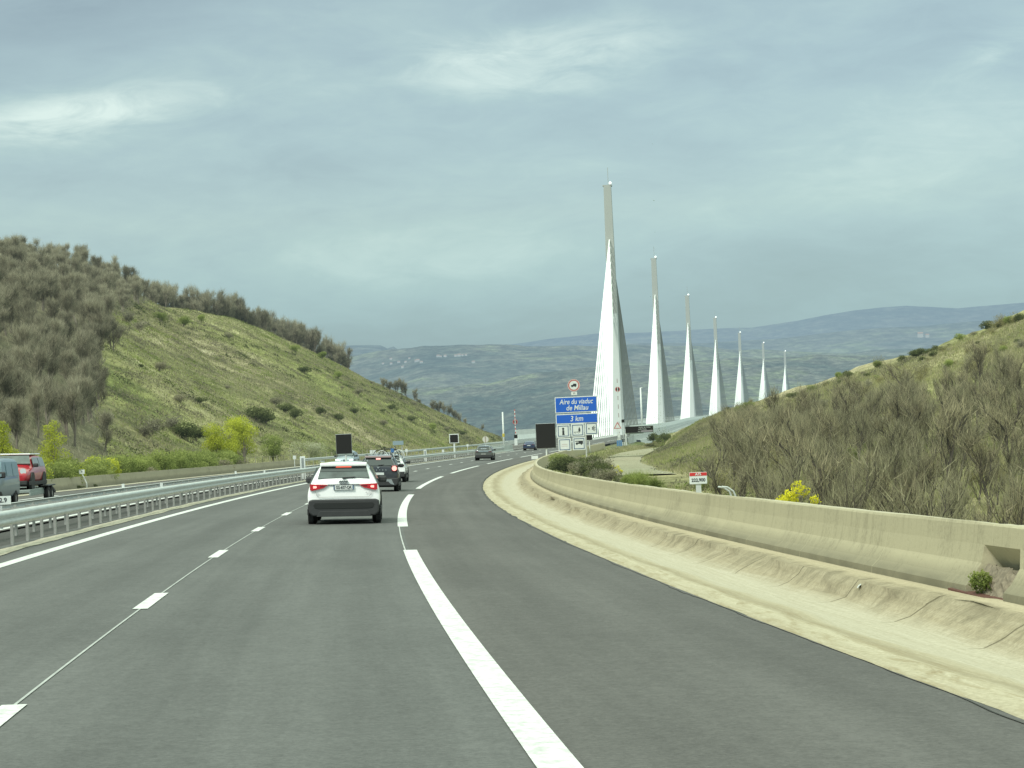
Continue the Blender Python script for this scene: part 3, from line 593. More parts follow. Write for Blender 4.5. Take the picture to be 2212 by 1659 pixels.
def wheel(parent, x, y, r=.35, w=.235):
    root = WH.get((r,w))
    if root is None:
        mb = MB(); n = 24; pr = [(-w/2,.55*r),(-w/2,.86*r),(-w/2+.03,.97*r),(-w/4,r),(w/4,r),(w/2-.03,.97*r),(w/2,.86*r),(w/2,.55*r)]
        for a in range(n):
            for px, pr_ in pr: mb.v.append((px, pr_*math.cos(2*PI*a/n), pr_*math.sin(2*PI*a/n)))
        m = len(pr)
        for a in range(n):
            b = (a+1)%n
            for q in range(m-1): mb.f.append((a*m+q,a*m+q+1,b*m+q+1,b*m+q)); mb.m.append(0)
        tm = mb.build('tyre', M['tyre'], smooth=True)
        mb = MB().bar((-w/2+.02,0,0),(w/2-.02,0,0),.56*r,20)
        for q in range(5):
            a = 2*PI*q/5; mb.box(-w/2,w/2,-.035,.035,0,.56*r) if False else mb.bar((0,0,0),(0,.5*r*math.cos(a),.5*r*math.sin(a)),.05,4)
        rm = mb.build('rim', M['rim']); WH[(r,w)] = root = (tm, rm); t = tm; rmo = rm; t.parent = parent; t.name = 'wheel'; t.location = (x,y,r); rm.parent = t
        return t
    t = root[0].copy(); COL.objects.link(t); t.parent = parent; t.location = (x,y,r); rm = root[1].copy(); COL.objects.link(rm); rm.parent = t
    return t
def quad(parent, name, p, mt, th_=.02, nrm=None):
    """thin slab through four corners, thickened along its normal"""
    p = [Vector(q) for q in p]; n = (p[1]-p[0]).cross(p[3]-p[0]).normalized()
    if nrm is not None and n.dot(Vector(nrm)) < 0: n = -n
    a = [q+n*th_ for q in p]; b = [q-n*.03 for q in p]
    return MB().add(a+b, [(0,1,2,3),(7,6,5,4),(0,4,5,1),(1,5,6,2),(2,6,7,3),(3,7,4,0)]).build(name, mt, parent)
def vehicle(name, label, style, dims, paint, s, w, rear=None, reverse=False, cat='car', lift=0, glass=None, extra=None, dyaw=0, front=None, clad=True):
    L0, W0, H0 = {'suv':(4.48,1.85,1.61),'mini':(4.25,1.83,1.585),'van':(4.9,1.9,1.98)}[style]; L, Wd_, H = dims; sx, sy, sz = Wd_/W0, L/L0, H/H0
    hd = TH(s); g = R(s, w, lift); cf = float(np.interp(s, S, CF)); sl_ = float(np.interp(s, S, np.gradient(Z)))
    root = empty(name, g, 0, label, cat); root.rotation_mode = 'XYZ'
    root.rotation_euler = (math.atan(sl_)*(-1 if reverse else 1), math.atan(cf)*(-1 if reverse else 1), -hd+(PI if reverse else 0)+dyaw)
    off_ = L/2
    rows = [rowp(a[0]*sy-off_, *[v*sz for v in a[1:5]], *[v*sx for v in a[5:9]]) for a in ROWS[style]]
    loft_body(rows, 'body', paint, root)
    gl = glass or M['glass']; Y_ = lambda v: v*sy-off_
    if style == 'van':
        for sg in (-1,1):
            for y0,y1,y2,y3 in ((.35,1.45,.35,1.45),(1.55,2.7,1.55,2.7),(2.85,3.85,2.85,3.45)):
                quad(root, 'side_window', [(sg*.935*sx,Y_(y0),1.24*sz),(sg*.935*sx,Y_(y1),1.24*sz),(sg*.85*sx,Y_(y3),1.80*sz),(sg*.85*sx,Y_(y2),1.80*sz)], gl, .012, (sg,0,0))
        quad(root, 'windscreen', [(-.80*sx,Y_(4.24),1.24*sz),(.80*sx,Y_(4.24),1.24*sz),(.72*sx,Y_(3.74),1.82*sz),(-.72*sx,Y_(3.74),1.82*sz)], gl, .02, (0,1,.5))
        wy, r_ = (.95, 3.95), .345
    elif style == 'mini':
        for sg in (-1,1):
            for y0,y1,y2,y3 in ((.4,1.55,.45,1.55),(1.65,2.95,1.65,2.65)):
                quad(root, 'side_window', [(sg*.875*sx,Y_(y0),1.05*sz),(sg*.875*sx,Y_(y1),1.05*sz),(sg*.735*sx,Y_(y3),1.44*sz),(sg*.735*sx,Y_(y2),1.44*sz)], gl, .012, (sg,0,0))
        quad(root, 'windscreen', [(-.76*sx,Y_(3.12),1.12*sz),(.76*sx,Y_(3.12),1.12*sz),(.64*sx,Y_(2.72),1.47*sz),(-.64*sx,Y_(2.72),1.47*sz)], gl, .075, (0,1,.5))
        wy, r_ = (.78, 3.4), .34
    else:
        for sg in (-1,1):
            for y0,y1,y2,y3 in ((.45,1.1,.62,1.1),(1.16,2.12,1.16,2.12),(2.18,3.15,2.18,2.72)):
                quad(root, 'side_window', [(sg*.875*sx,Y_(y0),1.04*sz),(sg*.875*sx,Y_(y1),1.04*sz),(sg*.69*sx,Y_(y3),1.45*sz),(sg*.69*sx,Y_(y2),1.45*sz)], gl, .012, (sg,0,0))
        quad(root, 'windscreen', [(-.72*sx,Y_(3.34),1.10*sz),(.72*sx,Y_(3.34),1.10*sz),(.60*sx,Y_(2.80),1.46*sz),(-.60*sx,Y_(2.80),1.46*sz)], gl, .06, (0,1,.5))
        wy, r_ = (.82, 3.62), .355
    if clad:
        mb = MB()
        for sg in (-1,1): mb.box(sg*.92*sx-.02,sg*.92*sx+.02,Y_(.25),Y_(4.2),.24,.40)
        mb.build('sill', M['trim'], root, bevel=.01)
    mb = MB().box(-.78*sx,.78*sx,Y_(.35),Y_(4.1),.20,.34); mb.build('underbody', M['under'], root)
    for yy in wy:
        for sg in (-1,1):
            MB().bar((sg*(.80*sx),Y_(yy),r_+.03),(sg*(.93*sx),Y_(yy),r_+.03),r_+.07,20).build('wheel_arch', M['trim'] if clad else M['under'], root)
            wheel(root, sg*(Wd_/2-.105), Y_(yy), r_)
    for sg in (-1,1):
        mb = MB().box(sg*(.97*sx)-.11,sg*(.97*sx)+.11,Y_(3.0 if style != 'van' else 3.7)-.07,Y_(3.0 if style != 'van' else 3.7)+.07,(1.02 if style != 'van' else 1.18)*sz,(1.19 if style != 'van' else 1.42)*sz); mb.build('mirror', M['trim'] if style != 'silver' else paint, root, bevel=.05)
    if rear: rear(root, sx, -off_, sz)
    if front: front(root, sx, L-off_, sz)
    return root
def P_(pts, y0, name, mt, root, d=.08): return MB().poly(pts, y0, y0+d).build(name, mt, root)
def mirp(pts): return [(-x,z) for x,z in reversed(pts)]
def rear_white(root, sx, y, sz):
    quad(root, 'rear_window', [(-.655,y+.105,1.17),(.655,y+.105,1.17),(.575,y+.31,1.465),(-.575,y+.31,1.465)], M['glass_back'], .03, (0,-1,.3))
    # dark head-rests and shade in the upper part of the glass
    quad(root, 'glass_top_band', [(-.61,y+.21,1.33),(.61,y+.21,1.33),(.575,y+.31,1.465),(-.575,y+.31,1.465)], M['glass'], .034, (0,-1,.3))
    MB().box(-.60,.60,y+.20,y+.62,1.475,1.575).build('spoiler', M['paint_white'], root, bevel=.03)
    quad(root, 'brake_light', [(-.20,y+.285,1.435),(.20,y+.285,1.435),(.19,y+.30,1.465),(-.19,y+.30,1.465)], M['lamp_brake'], .045, (0,-1,.3))
    MB().bar((0,y+.06,1.185),(.30,y+.075,1.20),.016,6).box(-.03,.05,y+.03,y+.10,1.16,1.20).build('wiper', M['trim'], root)
    for f_ in (lambda p: p, mirp):
        l = P_(f_([(-.86,1.035),(-.86,.885),(-.80,.865),(-.52,.93),(-.40,1.005),(-.44,1.015)]), y-.015, 'tail_light', M['lamp_red'], root, .22)
        P_(f_([(-.60,.955),(-.46,.985),(-.43,1.0),(-.60,.99)]), y-.022, 'dark_lens', M['lamp_dark'], l, .01)
        P_(f_([(-.775,.985),(-.775,.925),(-.70,.93),(-.68,.955),(-.70,.985)]), y-.024, 'lit_lamp', M['lamp_on'], l, .01)
    MB().box(-.41,.41,y+.0,y+.06,1.005,1.018).build('light_strip', M['trim'], root)
    pl = MB().box(-.26,.26,y-.022,y+.05,.885,.995).build('number_plate', M['white_sign'], root)
    MB().box(-.26,-.225,y-.024,y-.02,.885,.995).build('plate_band', M['dark_blue'], pl); MB().box(.225,.26,y-.024,y-.02,.885,.995).build('plate_band', M['dark_blue'], pl)
    text('GS-607-QR', .105, M['ink'], pl, (0,y-.026,.94), sx=.80, bold=.001)
    e = MB(); 
    for q in range(4): e.disc((-.083+.055*q,1.085), .036, y-.005, y+.06, 20, .028)
    e.build('emblem', M['sign_back'], root)
    text('Q3', .05, M['chrome'], root, (-.66,y+.0,.80)); text('40 TDI', .045, M['chrome'], root, (.62,y+.0,.80))
    # tailgate shut line and bumper
    MB().tube([(-.72,y+.012,.86),(-.70,y+.004,.76),(-.64,y+.004,.70),(.64,y+.004,.70),(.70,y+.004,.76),(.72,y+.012,.86)], .006, 4).build('shut_line', M['galva_dull'], root)
    MB().poly([(-.90,.61),(-.89,.30),(-.80,.22),(.80,.22),(.89,.30),(.90,.61),(.80,.64),(-.80,.64)], y-.035, y+.30).build('bumper', M['trim'], root, bevel=.035)
    MB().poly([(-.74,.56),(-.78,.50),(-.74,.42),(-.66,.40),(.66,.40),(.74,.42),(.78,.50),(.74,.56)], y-.045, y-.03).build('bumper_inset', M['black'], root, bevel=.006)
    MB().poly([(-.70,.20),(-.62,.34),(.62,.34),(.70,.20)], y-.042, y+.2).build('skid_plate', M['trim'], root, bevel=.01)
    for sg in (-1,1): MB().bar((sg*.60,y+.75,1.615),(sg*.58,y+2.6,1.60),.02,6).build('roof_rail', M['chrome'], root)
    MB().poly([(-.02,1.60),(.02,1.60),(.008,1.66),(-.008,1.66)], y+.66, y+.86).build('antenna', M['trim'], root)
def rear_black(root, sx, y, sz):
    quad(root, 'rear_window', [(-.64,y+.06,1.17),(.64,y+.06,1.17),(.56,y+.28,1.52),(-.56,y+.28,1.52)], M['glass'], .03, (0,-1,.3))
    MB().box(-.60,.60,y+.16,y+.6,1.53,1.63).build('spoiler', mat('spoiler_sheen', (.30,.24,.24), .3), root, bevel=.03)
    quad(root, 'brake_light', [(-.10,y+.21,1.45),(.10,y+.21,1.45),(.10,y+.24,1.50),(-.10,y+.24,1.50)], M['lamp_on'], .045, (0,-1,.3))
    MB().bar((0,y+.03,1.2),(.26,y+.05,1.22),.018,6).build('wiper', M['trim'], root)
    for sg in (-1,1):
        l = MB().poly([(sg*.60,1.20),(sg*.88,1.20),(sg*.88,.90),(sg*.60,.90)][::sg], y-.015, y+.22).build('tail_light', M['lamp_dark'], root, bevel=.05)
        MB().disc((sg*.73,1.05), .11, y-.03, y, 16).build('lit_lamp', M['lamp_on'], l)
    pl = MB().box(-.26,.26,y-.03,y+.05,.76,.87).build('number_plate', M['white_sign'], root)
    for q, c in enumerate('DUSTER'): text(c, .085, M['chrome'], root, (-.35+.14*q,y-.02,.98), bold=.003)
    MB().poly([(-.07,1.13),(.07,1.13),(.02,1.07),(0,1.03),(-.02,1.07)], y-.025, y).build('emblem', M['chrome'], root)
    MB().poly([(-.90,.62),(-.89,.34),(-.80,.26),(.80,.26),(.89,.34),(.90,.62)], y-.04, y+.3).build('bumper', M['trim'], root, bevel=.04)
    MB().poly([(-.72,.30),(-.60,.56),(.60,.56),(.72,.30),(.55,.36),(.45,.46),(-.45,.46),(-.55,.36)], y-.055, y-.03).build('skid_plate', M['chrome'], root)
    for sg in (-1,1): MB().bar((sg*.58,y+.7,1.68),(sg*.58,y+2.6,1.66),.025,6).build('roof_rail', M['trim'], root)
    MB().bar((0,y+.7,1.63),(0,y+.6,1.80),.008,4).build('antenna', M['trim'], root)
def rear_grey(root, sx, y, sz):
    quad(root, 'rear_window', [(-.64,y+.06,1.12),(.64,y+.06,1.12),(.54,y+.30,1.48),(-.54,y+.30,1.48)], M['glass'], .03, (0,-1,.3))
    MB().box(-.58,.58,y+.2,y+.6,1.49,1.58).build('spoiler', M['paint_silver'], root, bevel=.03)
    MB().poly([(-.80,1.06),(-.78,.94),(.78,.94),(.80,1.06)], y-.015, y+.1).build('light_bar', M['paint_silver'], root, bevel=.01)
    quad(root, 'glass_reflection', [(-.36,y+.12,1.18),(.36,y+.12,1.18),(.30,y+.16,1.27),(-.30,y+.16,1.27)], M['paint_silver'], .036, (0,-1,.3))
    MB().poly([(-.88,.60),(-.87,.30),(.87,.30),(.88,.60)], y-.03, y+.3).build('bumper', M['trim'], root, bevel=.03)
    MB().box(-.26,.26,y-.035,y,.64,.75).build('number_plate', M['galva_dull'], root)
    for sg in (-1,1): MB().poly([(sg*.55,1.0),(sg*.86,1.0),(sg*.86,.93),(sg*.55,.93)][::sg], y-.02, y+.05).build('tail_light', M['lamp_dark'], root)
def rear_blue(root, sx, y, sz):
    quad(root, 'rear_window', [(-.62,y+.1,1.0*sz),(.62,y+.1,1.0*sz),(.54,y+.45,1.42*sz),(-.54,y+.45,1.42*sz)], M['glass'], .03, (0,-1,.3))
    MB().box(-.26,.26,y-.02,y+.05,.72,.83).build('number_plate', M['white_sign'], root)
    for sg in (-1,1): MB().poly([(sg*.5,.92),(sg*.86,.92),(sg*.86,.84),(sg*.5,.84)][::sg], y-.015, y+.1).build('tail_light', M['lamp_dark'], root)
    MB().poly([(-.86,.42),(-.84,.24),(.84,.24),(.86,.42)], y-.03, y+.2).build('bumper', M['trim'], root, bevel=.02)
def front_oncoming(root, sx, y, sz):
    for sg in (-1,1): MB().poly([(sg*.42,.78),(sg*.82,.82),(sg*.80,.66),(sg*.50,.66)][::sg], y-.28, y-.02).build('headlight', M['headlight'], root, bevel=.02)
    MB().box(-.36,.36,y-.1,y+.01,.56,.68).build('grille', M['black'], root)
    MB().box(-.26,.26,y-.05,y+.015,.42,.52).build('number_plate', M['white_sign'], root)
    MB().box(-.7,.7,y-.2,y+.005,.26,.38).build('bumper', M['trim'], root, bevel=.02)
def wheel_bike(root, x0, y0, z0, rr=.31, col=None):
    mb = MB(); n = 24
    for q in range(n):
        a, b = 2*PI*q/n, 2*PI*(q+1)/n; mb.bar((x0+rr*math.cos(a),y0,z0+rr*math.sin(a)),(x0+rr*math.cos(b),y0,z0+rr*math.sin(b)),.022,5)
    for q in range(8): a = 2*PI*q/8; mb.bar((x0,y0,z0),(x0+rr*math.cos(a),y0,z0+rr*math.sin(a)),.004,3)
    return mb
def on_px(px, py, wr=(-1,6)): return on_road(px, py, 0, wr)
vehicle('car', 'white SUV with lit brake lights and dark lower bumper, nearest car ahead of us', 'suv', (4.48,1.86,1.61), M['paint_white'], 58.2, 2.02, rear_white)
vehicle('car', 'black SUV driving just in front of the white SUV, partly hidden by it', 'suv', (4.34,1.80,1.68), M['paint_black'], 101.4, 1.86, rear_black)
s_, w_c = on_px(873, 1040); s_ = min(s_, 125)
bk_car = vehicle('car', 'white car carrying bicycles, mostly hidden ahead of the black SUV', 'suv', (4.4,1.85,1.62), M['paint_white'], s_+2.2, w_c-.80, rear_grey, dyaw=0)
rk = empty('bicycle', R(s_-.05, w_c-.80, .9), -TH(s_), 'white bicycle with round wheels carried on the back of the white car', 'bicycle', rot=(0,0,-TH(s_)))
wheel_bike(rk, .62, 0, .62, .30).build('wheel', M['pole_white'], rk); wheel_bike(rk, -.36, 0, .62, .30).build('wheel', M['pole_white'], rk)
MB().tube([(.62,0,.62),(.42,0,.98),(-.18,0,.98),(-.36,0,.62),(.1,0,.60),(.42,0,.98)], .022, 6).tube([(-.18,0,.98),(.1,0,.60)], .02, 6).build('frame', M['black'], rk)
MB().tube([(.40,0,.98),(.44,0,1.10),(.36,.0,1.14)], .018, 6).build('handlebar', M['black'], rk); MB().box(-.28,-.10,-.05,.05,1.08,1.13).bar((-.19,0,.95),(-.19,0,1.1),.015).build('saddle', M['black'], rk)
MB().box(.16,.34,-.06,.06,.80,1.02).build('bag', mat('blue_cloth', (.05,.15,.35), .8), rk)
rk2 = empty('bicycle', R(s_+.15, w_c-.80, .9), -TH(s_), 'dark bicycle behind the white one on the same rear rack', 'bicycle')
wheel_bike(rk2, -.55, .2, .66, .30).build('wheel', M['black'], rk2); wheel_bike(rk2, .40, .2, .66, .30).build('wheel', M['black'], rk2)
MB().tube([(-.55,.2,.66),(-.38,.2,1.04),(.2,.2,1.02),(.40,.2,.66),(-.05,.2,.62),(-.38,.2,1.04)], .02, 6).build('frame', M['black'], rk2); MB().tube([(-.38,.2,1.04),(-.42,.2,1.18),(-.55,.2,1.2)], .016, 5).tube([(.2,.2,1.02),(.22,.2,1.16)], .016, 5).build('handlebar', M['black'], rk2)
vehicle('car', 'grey SUV with a pale bar across its tailgate, alone in the middle distance', 'suv', (4.5,1.90,1.62), M['paint_grey'], 238.6, 1.17, rear_grey)
s2_, w2_ = on_px(1143, 973, (-3,6)); print('blue car at', s2_, w2_)
vehicle('car', 'dark blue car farthest ahead on our carriageway, beside the black sign', 'suv', (4.4,1.85,1.46), M['paint_blue'], min(s2_,340)+2, w2_, rear_blue)
vehicle('car', 'pale silver car coming the other way beneath the large black message sign', 'suv', (4.3,1.84,1.60), M['paint_silver'], find_s(750, -8.9), -8.9, reverse=True, front=front_oncoming, glass=M['glass_back'])
def van_front(root, sx, y, sz):
    for sg in (-1,1): MB().poly([(sg*.62,.95),(sg*.90,.98),(sg*.90,.78),(sg*.66,.76)][::sg], y-.25, y-.03).build('headlight', M['headlight_off'], root, bevel=.02)
    MB().box(-.9,.9,y-.3,y+.01,.3,.55).build('bumper', M['trim'], root, bevel=.03)
vehicle('van', 'blue-grey passenger van passing on the opposite carriageway at the left edge', 'van', (4.9,1.92,1.97), M['paint_van'], 86.3, -13.1, reverse=True, front=van_front, cat='van', glass=mat('van_glass', (.16,.24,.27), .08), clad=False)
TS = 93.6; TW = -13.2
# trailer behind the van
hdt = TH(TS); tr = empty('car_trailer', R(TS, TW, 0), -hdt+PI, 'low flatbed trailer with twin axles carrying the red car', 'trailer')
MB().box(-1.0,1.0,-2.6,2.6,.50,.62).box(-1.02,-.96,-2.6,2.6,.36,.50).box(.96,1.02,-2.6,2.6,.36,.50).build('bed', mat('trailer_side', (.30,.35,.33), .5, .3, var=.15), tr, bevel=.01)
MB().add([(-.95,-2.6,.50),(.95,-2.6,.50),(.95,-3.5,.30),(-.95,-3.5,.30),(-.95,-2.6,.66),(.95,-2.6,.66),(.95,-3.5,.38),(-.95,-3.5,.38)],[(0,1,2,3),(4,7,6,5),(0,4,5,1),(2,6,7,3),(1,5,6,2),(0,3,7,4)]).build('ramp', M['trim'], tr)
MB().bar((0,2.6,.5),(0,4.2,.45),.05).build('drawbar', M['trim'], tr)
for sg in (-1,1):
    MB().box(sg*1.06-.16,sg*1.06+.16,-2.0,-.2,.66,.72).build('mudguard', M['black'], tr, bevel=.02)
    for yy in (-.7,-1.5): wheel(tr, sg*1.08, yy, .33, .20)
def mini_front(root, sx, y, sz):
    r = MB().disc((0,.0), .27, -.02, .02, 24).build('roundel', M['white_sign'], root); r.location = (0,y-.50,1.055*sz); r.rotation_euler = (math.radians(-60),0,PI)
    text('U', .22, M['ink'], r, (0,-.03,0))
    for sg in (-1,1): h = MB().disc((0,0),.13,-.03,.03,18).build('headlight', M['headlight_off'], root); h.location = (sg*.62,y-.13,.84*sz); h.rotation_euler = (-.3,0,PI-sg*.35)
    MB().poly([(-.42,.66),(.42,.66),(.36,.50),(-.36,.50)], y-.12, y+.02).build('grille', M['lamp_red'], root); MB().box(-.8,.8,y-.2,y+.005,.26,.42).build('bumper', M['trim'], root, bevel=.02)
    MB().box(-.64,.64,y-3.75,y-1.62,1.50,1.555).build('roof_panel', M['paint_white'], root, bevel=.02)
vehicle('car', 'red car with white roof and round white bonnet badge, riding on the trailer', 'mini', (4.1,1.80,1.52), M['paint_red'], TS-.2, TW, reverse=True, lift=.56, front=mini_front, glass=M['glass_back'])
# ------------------------------------------------------------------ signs, masts, posts
def sroot(name, loc, label, cat, yaw=None, group=None, s=None, rz=0):
    return empty(name, loc, (-TH(s) if s is not None else 0)+rz, label, cat, group)
def px_size(px, d): return px*d/F
def posts(root, xs, z0, z1, r=.06, mt=None, y=.12, name='post'):
    for x in xs: MB().bar((x,y,z0),(x,y,z1),r,8).build(name, mt or M['galva'], root)
# big blue service-area sign
d = 246.; u = d/F; sgn = W(1246, 914, d); base = R(245.7, 10.4, -.3)
bs = sroot('service_sign', (sgn[0],sgn[1],base[2]), 'blue motorway sign announcing a service area in 3 km above five white pictogram panels', 'road sign', rz=-.05)
zc_ = lambda py: (W(1246,py,d)[2]-base[2]); xx = lambda px: (px-1246)*u
def panel(parent, name, x0,x1,z0,z1, face, rim=None, rw=.06, y=-.03):
    o = MB().box(x0,x1,y,y+.05,z0,z1).build(name, rim or face, parent, bevel=.01)
    if rim: MB().box(x0+rw,x1-rw,y-.008,y,z0+rw,z1-rw).build('face', face, o)
    return o
p = panel(bs, 'panel', xx(1200.5),xx(1292),zc_(891),zc_(856.5), M['blue_sign'], M['white_sign'], .09)
text('Aire du viaduc', .80, M['white_sign'], p, (.02,-.042,zc_(867.5)), shear=.22, sx=.80, bold=.008); text('de Millau', .80, M['white_sign'], p, (.10,-.042,zc_(881)), shear=.22, sx=.86, bold=.008)
p = panel(bs, 'panel', xx(1201),xx(1292),zc_(915),zc_(893.5), M['blue_sign'], M['white_sign'], .09); text('3 km', .85, M['white_sign'], p, (0,-.042,zc_(904.5)), shear=.15, sx=.86, bold=.008)
def icon(cx_, cy_, kind):
    x, z = xx(cx_), zc_(cy_); p = panel(bs, 'pictogram_panel', x-.72,x+.72,z-.72,z+.72, M['white_sign'])
    fr = MB()
    for a in ((-.6,.6,.52,.6),(-.6,.6,-.6,-.52),(-.6,-.52,-.52,.52),(.52,.6,-.52,.52)): fr.box(x+a[0],x+a[1],-.045,-.03,z+a[2],z+a[3])
    fr.build('border', M['dark_blue'], p); mb = MB(); y0, y1 = -.045, -.03
    if kind == 0: mb.box(x-.11,x+.11,y0,y1,z-.42,z+.10).disc((x,z+.26),.13,y0,y1,14).box(x-.16,x+.16,y0,y1,z-.44,z-.38)
    if kind == 1:
        mb.poly([(x+.05,z-.15),(x+.35,z-.15),(x+.2,z+.15)],y0,y1).poly([(x+.07,z+.02),(x+.33,z+.02),(x+.2,z+.35)],y0,y1).box(x+.17,x+.23,y0,y1,z-.3,z-.15)
        mb.box(x-.42,x+.1,y0,y1,z-.24,z-.20).bar((x-.38,y0,z-.22),(x-.22,y0,z-.4),.015,4).bar((x-.02,y0,z-.22),(x+.1,y0,z-.4),.015,4)
    if kind == 2:
        for a in (38,14,-10,-34):
            q = math.radians(a); mb.bar((x-.02+.12*math.cos(q),y0,z+.12*math.sin(q)),(x-.05+.50*math.cos(q),y0,z+.50*math.sin(q)),.03,4)
        mb.poly([(x-.36,z-.08),(x-.20,z-.08),(x-.24,z+.08),(x-.32,z+.08)],y0,y1)
    if kind == 3:
        t_ = mat('faded_red', (.45,.35,.33), .6); mb2 = MB()
        mb2.box(x-.34,x+.30,y0,y1,z+.02,z+.06).box(x-.38,x+.34,y0,y1,z-.18,z-.14); mb2.build('faded_lines', t_, p); return
    if kind == 4:
        mb.box(x-.42,x+.44,y0,y1,z+.24,z+.32).box(x-.05,x+.44,y0,y1,z-.02,z+.24).poly([(x-.40,z-.02),(x-.05,z-.02),(x-.05,z+.14),(x-.30,z+.14)],y0,y1).disc((x-.25,z-.06),.08,y0-.002,y1,12).disc((x+.25,z-.06),.08,y0-.002,y1,12)
    mb.build('pictogram', M['ink'], p)
for c in ((1216,930,0),(1247,929,1),(1277,927,2),(1218,959.5,3),(1249,958.5,4)): icon(*c)
posts(bs, (xx(1218),xx(1264)), -.4, zc_(858), .09)
rs = bs; cz = zc_(832); rx = xx(1243)
p = MB().disc((rx,cz),.70,-.05,0,32).build('round_sign', M['pink_red'], bs); MB().disc((rx,cz),.50,-.06,-.05,32).build('face', M['white_sign'], p); MB().disc((rx,cz),.70,-.058,-.05,32,.62).build('rim', mat('pale_rim', (.5,.36,.34), .5), p)
MB().poly([(rx-.30,cz-.14),(rx+.30,cz-.10),(rx+.30,cz+.16),(rx-.02,cz+.20),(rx-.08,cz+.06),(rx-.30,cz+.04)],-.075,-.06).disc((rx-.18,cz-.14),.07,-.075,-.06,10).disc((rx+.18,cz-.12),.07,-.075,-.06,10).build('pictogram', M['ink'], p)
p = MB().box(rx-.33,rx+.33,-.05,0,zc_(853),zc_(846)).build('sub_plate', M['white_sign'], bs); text('50', .26, M['ink'], p, (rx,-.056,zc_(849.5)))
MB().bar((rx,.1,zc_(858)),(rx,.1,cz),.05,6).build('post', M['galva'], bs)
# black variable message signs
def vms(name, px0, px1, py0, py1, d, label, base_z, post_xs=(0,), frame=None, pr=.07, rz=0, mt=None):
    c = W((px0+px1)/2, (py0+py1)/2, d); w2 = (px1-px0)*d/F/2; h2 = (py1-py0)*d/F/2
    r = empty(name, (c[0],c[1],base_z), rz, label, 'message sign'); cz = c[2]-base_z
    MB().box(-w2,w2,0,.28,cz-h2,cz+h2).build('casing', frame or M['sign_back'], r, bevel=.02)
    fw_ = .09 if frame else .03; MB().box(-w2+fw_,w2-fw_,-.012,0,cz-h2+fw_,cz+h2-fw_).build('screen', M['led_panel'], r)
    posts(r, post_xs, -.2, cz-h2+.02, pr, M['pole_white'], .14)
    return r
vms('message_sign', 1157.5,1200.5, 914.5,968.5, 202., 'black blank message sign on one pale post at the left of the blue motorway sign', R(201.7,9.66,-.3)[2], (.0,), rz=-.03)
v1 = vms('message_sign', 725.5,760, 937.5,980.5, 176., 'tall black message sign on the median above the oncoming silver car', R(176,MW,-.1)[2], (.12,), rz=.05)
vms('message_sign', 970.5,991, 937.5,957.5, 272., 'small square black message sign with a white frame on the median', R(272,MW,-.1)[2], (.0,), frame=M['pole_white'], pr=.12, rz=.0)
vms('message_sign', 1263,1279.5, 937.5,951, 300., 'small dark message sign half hidden behind the pictogram panels', R(300,11,-.3)[2], (.1,), rz=0)
# gantry-arm sign by the viaduct entrance
d = 400.; c = W(1381,927.5,d); bz = R(400,13,-.3)[2]; gs = empty('gantry_sign', (c[0],c[1],bz), -.02, 'wide black message sign with pale text on an arm by the viaduct entrance', 'message sign')
cz = c[2]-bz; wv = 60*d/F/2; hv = 14*d/F/2
MB().box(-wv,wv,0,.3,cz-hv,cz+hv).build('casing', M['led_panel'], gs, bevel=.02)
for k, (t_, x, z) in enumerate((('viaduc de millau', .95, .36),('trafic fluide', .55, .02),('merci', .1, -.36))): text(t_, .40, mat('amber_%d'%k, (.42,.46,.42), .5), gs, (x,-.02,cz+z), sx=.85)
MB().box(.35,wv-.1,-.03,-.01,cz-.5,cz-.2).build('logo_patch', mat('grey_patch', (.26,.25,.26), .6), gs)
MB().bar((-wv+.1,.3,0),(-wv+.1,.3,cz+.2),.17,8).bar((-wv+.1,.3,cz-hv-.1),(wv*.3,.3,cz-hv-.1),.08,6).build('column', M['pole_white'], gs)
# round sign back with vertical brace
def stand(name, px, py_top, py_bot, d, label, cat, w=0.06, mt=None, base=None):
    t_ = W(px, py_top, d); b = W(px, py_bot, d); r = empty(name, (t_[0], t_[1], b[2] if base is None else base), 0, label, cat); return r, t_[2]-r.location.z
r, h = stand('round_sign', 1048.5, 943, 978, 322, 'round white sign seen from behind beside the grey SUV, on the median', 'road sign')
p = MB().disc((0,h-.42),.46,-.02,.02,24).build('disc', mat('disc_back', (.52,.52,.46), .5), r); MB().box(-.04,.04,-.05,-.02,h-.9,h).build('brace', mat('brace_brown', (.25,.17,.14), .6), p); MB().bar((0,.05,-.1),(0,.05,h-.1),.045,8).build('post', M['galva'], r)
for px, y0, y1, d, lab in ((1085.5,890,962,335,'slender white mast left of the viaduct, with a yellow band near its foot'),(1383.5,838,921,560,'slender white lamp mast between the first and second pylon')):
    r, h = stand('mast', px, y0, y1, d, lab, 'mast'); MB().bar((0,0,-1.2),(0,0,h),.17*d/335,8,.11*d/335).build('pole', M['pole_white'], r, smooth=True)
    if d < 400: MB().bar((0,0,1.3),(0,0,1.8),.19,8,.185).build('band', mat('yellow_band', (.5,.42,.08), .5), r)
    else: MB().box(-.16,.5,-.1,.1,h-.05,h+.12).build('lamp_head', M['pole_white'], r)
